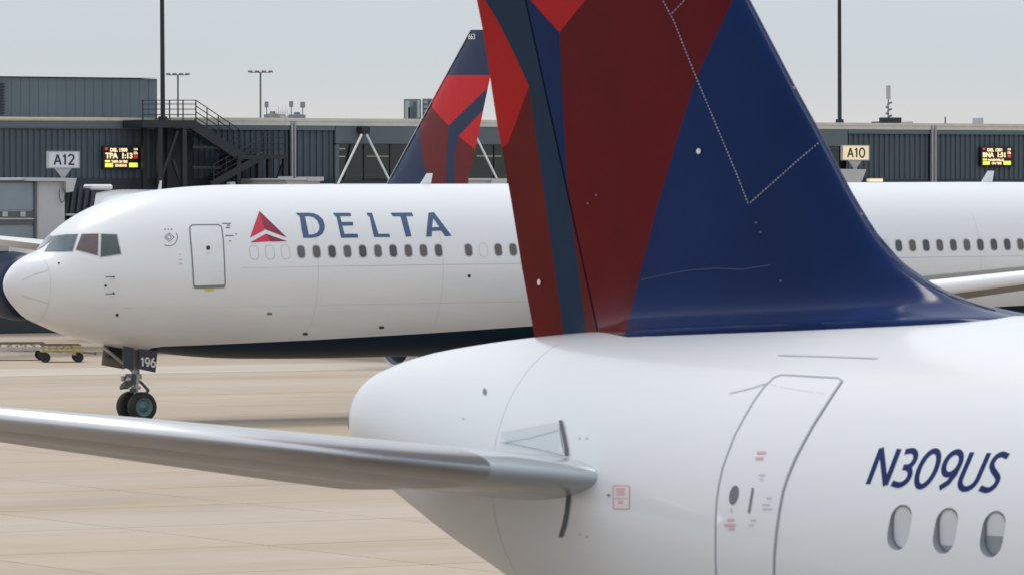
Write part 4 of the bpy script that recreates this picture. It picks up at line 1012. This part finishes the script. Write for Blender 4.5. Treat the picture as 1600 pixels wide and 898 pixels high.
far_box('office_block', 'building', 631, 155, 657, 196, 700, FARB, 'small blue-grey block far off, left half of the pair beside the rear fin', parts=((633, 158, 640, 190, FARL, 'wall_panel'), (646, 160, 650, 190, FARD, 'window'), (638, 168, 645, 186, FARD, 'window'), (652, 157, 656, 184, FARL, 'wall_panel')))
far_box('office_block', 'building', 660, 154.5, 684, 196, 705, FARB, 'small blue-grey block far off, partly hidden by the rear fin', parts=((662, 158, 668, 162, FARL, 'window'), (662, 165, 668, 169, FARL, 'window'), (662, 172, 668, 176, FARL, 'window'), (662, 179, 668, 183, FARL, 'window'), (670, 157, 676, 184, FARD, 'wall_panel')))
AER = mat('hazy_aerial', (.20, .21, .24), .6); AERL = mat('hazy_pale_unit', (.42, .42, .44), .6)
def roofthing(name, cat, x, ybase, label, q=-8, group=None):
    p = MT @ P3(x, ybase, q); return thing(name, label, cat, (p.x, p.y, ZR), AX, group=group)
s1_ = 1/29.0
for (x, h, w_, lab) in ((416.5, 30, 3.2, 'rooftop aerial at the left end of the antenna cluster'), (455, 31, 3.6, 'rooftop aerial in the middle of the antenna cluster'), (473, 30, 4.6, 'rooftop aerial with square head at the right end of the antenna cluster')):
    t_ = roofthing('rooftop_aerial', 'aerial', x, 188, lab, -8, 'slim aerials on the terminal roof')
    obj('mast', tube((0, 0, 0), (0, 0, h*s1_), .03, .03, 8), AER, t_); obj('antenna_head', box(-w_*s1_*.6, w_*s1_*.6, -.1, .1, (h-9)*s1_, h*s1_), AER, t_)
    obj('junction_box', box(-.12, .12, -.1, .1, .1, .35), AER, t_)
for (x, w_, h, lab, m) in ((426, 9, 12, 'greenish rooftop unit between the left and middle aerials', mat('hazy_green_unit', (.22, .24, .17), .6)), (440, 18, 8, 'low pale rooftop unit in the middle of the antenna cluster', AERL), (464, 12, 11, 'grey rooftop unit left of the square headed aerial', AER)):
    t_ = roofthing('rooftop_unit', 'rooftop unit', x, 188, lab, -9, 'small units among the rooftop aerials')
    obj('casing', box(-w_*s1_/2, w_*s1_/2, -.4, .4, 0, h*s1_, .03), m, t_); obj('vent_cap', box(-w_*s1_*.2, w_*s1_*.2, -.2, .2, h*s1_, h*s1_+.12), m, t_)
t_ = roofthing('lattice_aerial', 'aerial', 441, 188, 'faint pale lattice frame above the rooftop units', -10)
b_ = bmesh.new()
for i in range(7): u = (-10+i*3.3)*s1_; add_tube(b_, (u, 0, .2), (u, 0, (24 if i % 2 else 19)*s1_), .012, .012, 5)
for z in (.3, .5): add_tube(b_, (-10*s1_, 0, z), (10*s1_, 0, z), .012, .012, 5)
obj('frame', b_, AERL, t_)
t_ = roofthing('cell_aerial', 'aerial', 1388, 194, 'slim grey aerial with cylinder top on black box, right of gate sign A10', -2)
obj('housing', box(-.35, .62, -.4, .4, 0, .36), DARKST, t_); obj('side_box', box(-.95, -.35, -.3, .3, 0, .12), DARKST, t_)
obj('mast', tube((0, 0, .3), (0, 0, 1.5), .045, .04, 8), AER, t_); obj('radome', tube((0, 0, 1.4), (0, 0, 2.15), .13, .13, 14), AERL, t_)
b_ = bmesh.new()
for i in range(7):
    z = .42+i*.12; a_ = i*2.1; add_bar(b_, (0, 0, z), (math.cos(a_)*.24, math.sin(a_)*.1, z+.06), .06, .11)
obj('bracket', b_, AER, t_)
for (x, w_, h, lab) in ((1528, 12, 15, 'square pale rooftop unit right of the second downpipe'), (1418, 12, 8, 'small pale dome unit right of the black aerial box')):
    t_ = roofthing('rooftop_unit', 'rooftop unit', x, 193, lab, -10, 'pale units on the right part of the roof')
    obj('casing', box(-w_*s1_/2, w_*s1_/2, -.3, .3, .12, h*s1_, .04), AERL, t_); obj('feet', box(-w_*s1_*.6, w_*s1_*.6, -.2, .2, 0, .12), DARKST, t_)
t_ = roofthing('vent_pipe', 'vent pipe', 1477, 194, 'thin dark vent pipe on the roof edge right of the second downpipe', -1); obj('pipe', tube((0, 0, 0), (0, 0, .42), .035, .035, 8), DARKST, t_); obj('collar', tube((0, 0, 0), (0, 0, .06), .08, .06, 8), DARKST, t_)

# white struts carrying the boarding bridges
def aframe(xa_, ya_, xl, yl, xr, yr, label):
    t_ = thing('strut_frame', label, 'support strut', LT, AX, group='white A-shaped struts on the terminal front')
    for (x, y, s_) in ((xl, yl, -4), (xr, yr, 4)):
        b_ = bmesh.new(); add_tube(b_, P3(xa_+s_, ya_+5, .8), P3(x, y, 2.6), .062, .062, 10); obj('strut', b_, STRUT, t_, smooth=False)
    p = P3(xa_, ya_, .6); obj('bracket', box(p.x-.24, p.x+.24, -.8, -.22, p.z-.1, p.z+.25), DARKST, t_)
aframe(569, 206, 527, 290, 611, 287, 'white A-shaped strut pair left of the rear fin')
aframe(738, 205, 697, 289, 779, 285, 'white A-shaped strut pair half hidden by the rear fin')

# gate signs and displays
def sign(x0, y0, x1, y1, txt, m, label, q, fun_y, lit):
    t_ = thing('gate_sign', label, 'gate sign', LT, AX, group='gate number signs')
    a_, zt0 = fac(x0, y0, q); b_2, zb0 = fac(x1, y1, q)
    obj('sign_panel', box(a_, b_2, -q, -q+.16, zb0, zt0, .015), m, t_)
    fm = mat('sign_frame', (.42, .42, .43), .5)
    b_ = bmesh.new(); e = .035
    for (u0, u1, w0, w1) in ((a_-e, b_2+e, zt0, zt0+e), (a_-e, b_2+e, zb0-e, zb0), (a_-e, a_, zb0, zt0), (b_2, b_2+e, zb0, zt0)): add_box(b_, u0, u1, -q-.02, -q+.17, w0, w1)
    obj('sign_frame', b_, fm, t_)
    W_, H_ = b_2-a_, zt0-zb0
    f_ = lambda u, v: (Vector((u, -q-.004, v)), Vector((0, -1, 0)))
    wl = word_len(txt)
    stroke_word(txt, f_, lambda u, v: (a_+W_*(.17+.68*u/wl), zb0+H_*(.17+.66*v)), .17, .004, mat('sign_black', (.03, .035, .045), .6), t_, 'sign_letter')
    xm = (a_+b_2)/2; zf = fac(x0, fun_y, q)[1]; bm = bmesh.new()
    top = [bm.verts.new(p) for p in ((xm-.42, -q+.02, zb0-e), (xm+.42, -q+.02, zb0-e), (xm+.42, -q+.14, zb0-e), (xm-.42, -q+.14, zb0-e))]
    mid_ = [bm.verts.new(p) for p in ((xm-.09, -q+.02, zb0-.42), (xm+.09, -q+.02, zb0-.42), (xm+.09, -q+.14, zb0-.42), (xm-.09, -q+.14, zb0-.42))]
    for i in range(4): bm.faces.new((top[i], top[(i+1) % 4], mid_[(i+1) % 4], mid_[i]))
    add_box(bm, xm-.08, xm+.08, -q+.02, -q+.14, zf-.1, zb0-.40)
    bmesh.ops.recalc_face_normals(bm, faces=bm.faces[:]); obj('bracket', bm, fm, t_)
sign(76, 237.5, 123.5, 262, 'A12', mat('sign_white', (.60, .61, .64), .5, emit=(.8, .85, 1), estr=.05), 'white gate sign reading A12 above the grey boarding bridge', 22, 281, False)
sign(1317, 228, 1357.5, 250, 'A10', mat('sign_cream', (.75, .66, .45), .5, emit=(1, .82, .5), estr=.35), 'cream lit gate sign reading A10 right of the big fin', 6, 266, True)
E = lambda n_, c, s_: mat(n_, c, .5, emit=c, estr=s_)
LW, LR, LYL = E('led_cream', (1, .72, .42), 1.05), E('led_red', (.8, .05, .04), .45), E('led_lime', (.75, .82, .10), .9)
def display(x0, y0, sc, lines, label):
    q = .34; t_ = thing('flight_display', label, 'flight display', LT, AX, group='lit flight information displays')
    X_ = lambda x: fac(x, 240, q)[0]
    Yz = lambda y: fac(x0+25, y, q)[1]
    w_ = 58*sc; h_ = 36*sc
    obj('display_case', box(X_(x0), X_(x0+w_), -q, -.14, Yz(y0+h_), Yz(y0), .02), mat('display_black', (.008, .008, .010), .35), t_)
    f_ = lambda u, v: (Vector((X_(u), -q-.004, Yz(v))), Vector((0, -1, 0)))
    for (txt, a_, b_2, c_, d_) in lines:
        obj('display_text', text_bm(txt, f_, lambda u, v: (x0+sc*(a_+(c_-a_)*u), y0+sc*(d_-(d_-b_2)*v)), .004, None, .045), LW, t_)
    for (a_, b_2, c_, d_, mm_) in ((3, 2.5, 7.5, 6, LR), (48, 14.5, 54, 19.5, LR), (3, 27, 15.5, 33, LYL), (40.5, 26, 54, 33, LYL), (3, 22, 11, 25.5, LYL)):
        obj('display_bar', box(X_(x0+sc*a_), X_(x0+sc*c_), -q-.012, -q-.003, Yz(y0+sc*d_), Yz(y0+sc*b_2)), mm_, t_)
display(161, 228.6, 1.0, [('DEL 1508', 11, 3, 38, 9), ('TPA  1:13', 3.5, 10.5, 46, 19.5), ('12:08', 48, 3, 54, 6.5), ('1h', 48, 8.5, 54, 13), ('TAMPA ON TIME', 13, 22, 38, 26.5), ('BOARDING', 19, 28, 37, 32.5)], 'lit flight display reading TPA between gate sign A12 and the staircase')
display(1533, 229.5, .86, [('DEL 1201', 11, 3, 38, 9), ('BNA  1:31', 3, 10.5, 44, 19.5), ('12:55', 48, 3, 54, 6.5), ('1h', 48, 8.5, 54, 13), ('NASHVILLE', 13, 22, 41, 26.5), ('ON TIME', 19, 28, 37, 32.5)], 'lit flight display near the right end of the dark corrugated wall')

# boarding bridges
BR = mat('bridge_beige', (.50, .50, .51), .5, noise=.08, nscale=.6); BRG = mat('bridge_glazing', (.22, .27, .30), .25, coat=.4, noise=.15, nscale=.4); BRD = mat('bridge_dark_trim', (.10, .11, .12), .5)
QB = 22.0
bridge = thing('boarding_bridge', 'grey glass-sided boarding bridge with pale column and dark bellows under gate sign A12', 'boarding bridge', LT, AX)
def qb(name, x0, y0, x1, y1, q0, q1, m, bev=0.0, zbase=None, parent=bridge): return fbox(name, x0, y0, x1, y1, q0, q1, m, parent, bev, zbase)
qb('tunnel', -60, 284, 55.5, 392, QB-3, QB, BR)
for i, (y0, y1) in enumerate(((285.5, 328), (354.5, 380))): qb('glass_panel', -58, y0, 53.5, y1, QB, QB+.06, BRG)
qb('handrail_band', -58, 330.5, 53.5, 339.5, QB, QB+.10, BRD); qb('handrail', -58, 341, 53.5, 343, QB, QB+.14, BR); qb('handrail_band', -58, 343.5, 53.5, 351.5, QB, QB+.10, BRD)
for x in (8, 36): qb('glass_panel', x-4, 331, x+4, 338.5, QB+.10, QB+.12, BR)
qb('tunnel_frame', 54, 284, 57.2, 392, QB-3, QB+.16, BRD)
qb('roof_edge', -60, 278.5, 58, 282.5, QB-3.2, QB+.25, BR, .02); qb('gutter', -60, 283, 55, 285, QB-3, QB+.15, BRD)
b_ = bmesh.new(); c0_ = P3(80.5, 300, QB+.2); rr = (P3(104.5, 300, QB+.2).x-c0_.x); zt3 = P3(80, 284, QB).z
rv = rrect(c0_.x, -(QB-.3), 2*rr, 1.0, .28, 5); lo = [b_.verts.new((x, y, 3.4)) for x, y in rv]; hi = [b_.verts.new((x, y, zt3)) for x, y in rv]
for i in range(len(rv)): b_.faces.new((lo[i], lo[(i+1) % len(rv)], hi[(i+1) % len(rv)], hi[i]))
b_.faces.new(hi); b_.faces.new(lo[::-1]); bmesh.ops.recalc_face_normals(b_, faces=b_.faces[:]); o_ = obj('rotunda_column', b_, BR, bridge, smooth=True); o_.data.set_sharp_from_angle(angle=R(50))
# canopy with slanted right end
q = [P3(x, y, QB+.5) for x, y in ((42, 277.5), (120, 278.5), (114.5, 299.5), (104, 301), (103, 283.5), (42, 283))]
b_ = bmesh.new(); A = [b_.verts.new(p) for p in q]; B = [b_.verts.new(p+Vector((0, 3.0, 0))) for p in q]; b_.faces.new(A); b_.faces.new(B[::-1])
for i in range(6): b_.faces.new((A[i], B[i], B[(i+1) % 6], A[(i+1) % 6]))
bmesh.ops.recalc_face_normals(b_, faces=b_.faces[:]); obj('canopy', b_, BR, bridge)
b_ = bmesh.new(); pts = [P3(x, y, QB+.35) for x, y in ((92.5, 296), (93, 310), (96, 317), (100, 314), (101.5, 300), (98, 294))]
for a_, c_ in zip(pts, pts[1:]): add_tube(b_, a_, c_, .022, .022, 6)
obj('cable_loop', b_, BRD, bridge)
b_ = bmesh.new()
for i in range(9): x = 108.5+i*.0; 
for i in range(9):
    x = 106+i*4.9; t0 = 287+i*1.5; b2 = 345-i*.5
    qq = [P3(x+2.0, t0, QB-.3), P3(x+5.2, t0+.4, QB-.3), P3(x-6.5+5.2, b2, QB-.3), P3(x-6.5+2.0, b2, QB-.3)]
    b_ = bmesh.new(); dd = .12 if i % 2 else 0
    A = [b_.verts.new(p+Vector((0, -dd, 0))) for p in qq]; B = [b_.verts.new(p+Vector((0, 2.6, 0))) for p in qq]
    b_.faces.new(A); b_.faces.new(B[::-1])
    for k in range(4): b_.faces.new((A[k], B[k], B[(k+1) % 4], A[(k+1) % 4]))
    bmesh.ops.recalc_face_normals(b_, faces=b_.faces[:]); obj('bellows_fold', b_, mat('bellows_fabric', (.052, .066, .078), .75, noise=.2, nscale=2), bridge)
qb('cab_hood', 141, 288.2, 177, 297, QB-1.0, QB-.2, WHITE, .08)
qb('cab_floor', 104, 334, 140, 337, QB-3, QB+.1, BR)
def small_bridge(x0, y0, x1, y1, q, label, extra=()):
    t_ = thing('boarding_bridge', label, 'boarding bridge', LT, AX)
    qb('tunnel', x0, y0, x1, y1, .6, q, BR, 0, 3.2, t_); qb('roof_edge', x0-1.5, y0-2, x1+1.5, y0+1.2, .5, q+.15, BR, .02, None, t_)
    p = P3((x0+x1)/2, 300, q-1); b_ = bmesh.new(); add_tube(b_, (p.x, -q+1.2, 0), (p.x, -q+1.2, 3.3), .35, .35, 14); obj('column', b_, BR, t_)
    for (a_, b_2, c_, d_, m, nm_) in extra: qb(nm_, a_, b_2, c_, d_, q-1, q+.2, m, 0, None, t_)
small_bridge(448, 281, 500, 300, 6, 'low pale boarding bridge roof right of the lower stair platform', ((481, 276.5, 506, 283, BR, 'cab_roof'), (452, 276, 458, 281, BR, 'roof_vent')))
small_bridge(508, 289, 606, 300, 5, 'flat pale bridge roof under the left strut pair', ((521, 287.3, 534, 289.2, mat('beacon_red', (.6, .03, .02), .4), 'beacon'),))
small_bridge(733, 281, 768, 300, 5.5, 'pale bridge roof between the rear fin and the big fin', ((768, 279, 792, 290, BR, 'cab_roof'),))
t_ = thing('boarding_bridge', 'pale bridge head carrying gate sign A10', 'boarding bridge', LT, AX)
qq = [P3(x, y, 6.2) for x, y in ((1296, 264), (1353.5, 265), (1347, 283), (1339, 290), (1296, 290))]; b_ = bmesh.new()
A = [b_.verts.new(p) for p in qq]; B = [b_.verts.new(p+Vector((0, 4, 0))) for p in qq]; b_.faces.new(A); b_.faces.new(B[::-1])
for k in range(5): b_.faces.new((A[k], B[k], B[(k+1) % 5], A[(k+1) % 5]))
bmesh.ops.recalc_face_normals(b_, faces=b_.faces[:]); obj('cab', b_, BR, t_); qb('tunnel', 1290, 290, 1345, 330, 1, 6, BR, 0, 3.2, t_); qb('column', 1305, 330, 1325, 500, 3, 5, BR, 0, 0, t_)
t_ = thing('wall_lamp', 'cream lit strip lamp low on the wall right of gate sign A10', 'wall lamp', LT, AX)
fbox('lamp_tube', 1359, 279.3, 1379.5, 284.3, .2, .5, E('warm_strip', (1, .85, .55), .55), t_); fbox('lamp_housing', 1358, 277.8, 1380.5, 279.2, .15, .55, BRD, t_)
for (x, y, h, lab) in ((364, 284.5, 5, 'small pale dome lamp at the foot of the staircase'), (411, 280, 9, 'pale square box beside the lower staircase legs')):
    t_ = thing('service_box', lab, 'utility box', LT, AX); fbox('casing', x-4, y, x+4, y+h, 2.8, 3.2, BR, t_, .02); p = P3(x, y+h, 3); b_ = bmesh.new(); add_tube(b_, (p.x, -3, 0), (p.x, -3, p.z), .05, .05, 8); obj('post', b_, BRD, t_)

# ================================================================== APRON EQUIPMENT
YB = mat('dolly_yellow', (.38, .30, .12), .6, noise=.35, nscale=5); DK = mat('dolly_grey_deck', (.42, .44, .44), .55, noise=.2, nscale=3); DRK = mat('dolly_brown_rail', (.16, .12, .07), .6, noise=.3, nscale=4)
def dolly(x, y, L_, rz, label, flat):
    d = sight(x, y); p = EYE+d*(-CAMZ/d.z); t_ = thing('baggage_dolly', label, 'baggage dolly', (p.x, p.y, 0), rz, group='baggage dollies behind the taxiing jet')
    h = .42; hw = L_/2
    obj('deck', box(-hw, hw, -.7, .7, h, h+(.16 if flat else .10), .01), DK if flat else YB, t_)
    for yy in (-.66, .66): obj('side_rail', box(-hw*.98, hw*.9, yy-.03, yy+.03, h+.26, h+.33), DRK, t_)
    for i in range(6):
        u = -hw*.9+i*hw*1.75/5
        for yy in (-.66, .66): obj('rail_post', box(u-.025, u+.025, yy-.025, yy+.025, h+.1, h+.3), YB, t_)
    for i in range(7): u = -hw*.85+i*hw*1.7/6; obj('roller', tube((u, -.6, h+.20), (u, .6, h+.20), .035, .035, 8), YB, t_)
    for u in (-hw*.8, hw*.78):
        for yy in (-.6, .6): wheel(u, yy, .21, .21, .14, t_, -1 if yy < 0 else 1, mat('dolly_rim', (.05, .05, .045), .6))
        obj('axle', tube((u, -.6, .21), (u, .6, .21), .03, .03, 8), DRK, t_)
    b_ = bmesh.new(); add_bar(b_, (hw, 0, h-.02), (hw+.55, 0, h-.08), .06, .05); add_tube(b_, (hw+.55, 0, h-.12), (hw+.55, 0, h-.02), .05, .05, 8); obj('tow_bar', b_, DRK, t_)
    if not flat: obj('tow_bar', box(hw*.5, hw*.66, -.73, -.5, h-.12, h+.3), YB, t_, label='yellow upright latch')
dolly(96, 565, 1.75, R(8), 'yellow baggage dolly with tow bar, nearer the nose wheel of the two', False)
dolly(26, 562, 2.6, R(8), 'grey decked baggage dolly cut by the left edge of the photo', True)
d = sight(2, 499); p = EYE+d*(-CAMZ/d.z)
cn = thing('traffic_cone', 'orange traffic cone at the left edge behind the jet nose', 'traffic cone', (p.x, p.y, 0))
obj('cone_body', lathe([(.05, .24), (.45, .14), (.95, .04), (.96, .01)], 'z', 20), mat('cone_orange', (.75, .10, .03), .5), cn, smooth=True); obj('cone_base', box(-.3, .3, -.3, .3, 0, .06, .01), mat('cone_orange', (0, 0, 0)), cn)
obj('cone_collar', lathe([(.50, .145), (.72, .10)], 'z', 20), WHITE2, cn, smooth=True)
print('objects', len(bpy.data.objects))
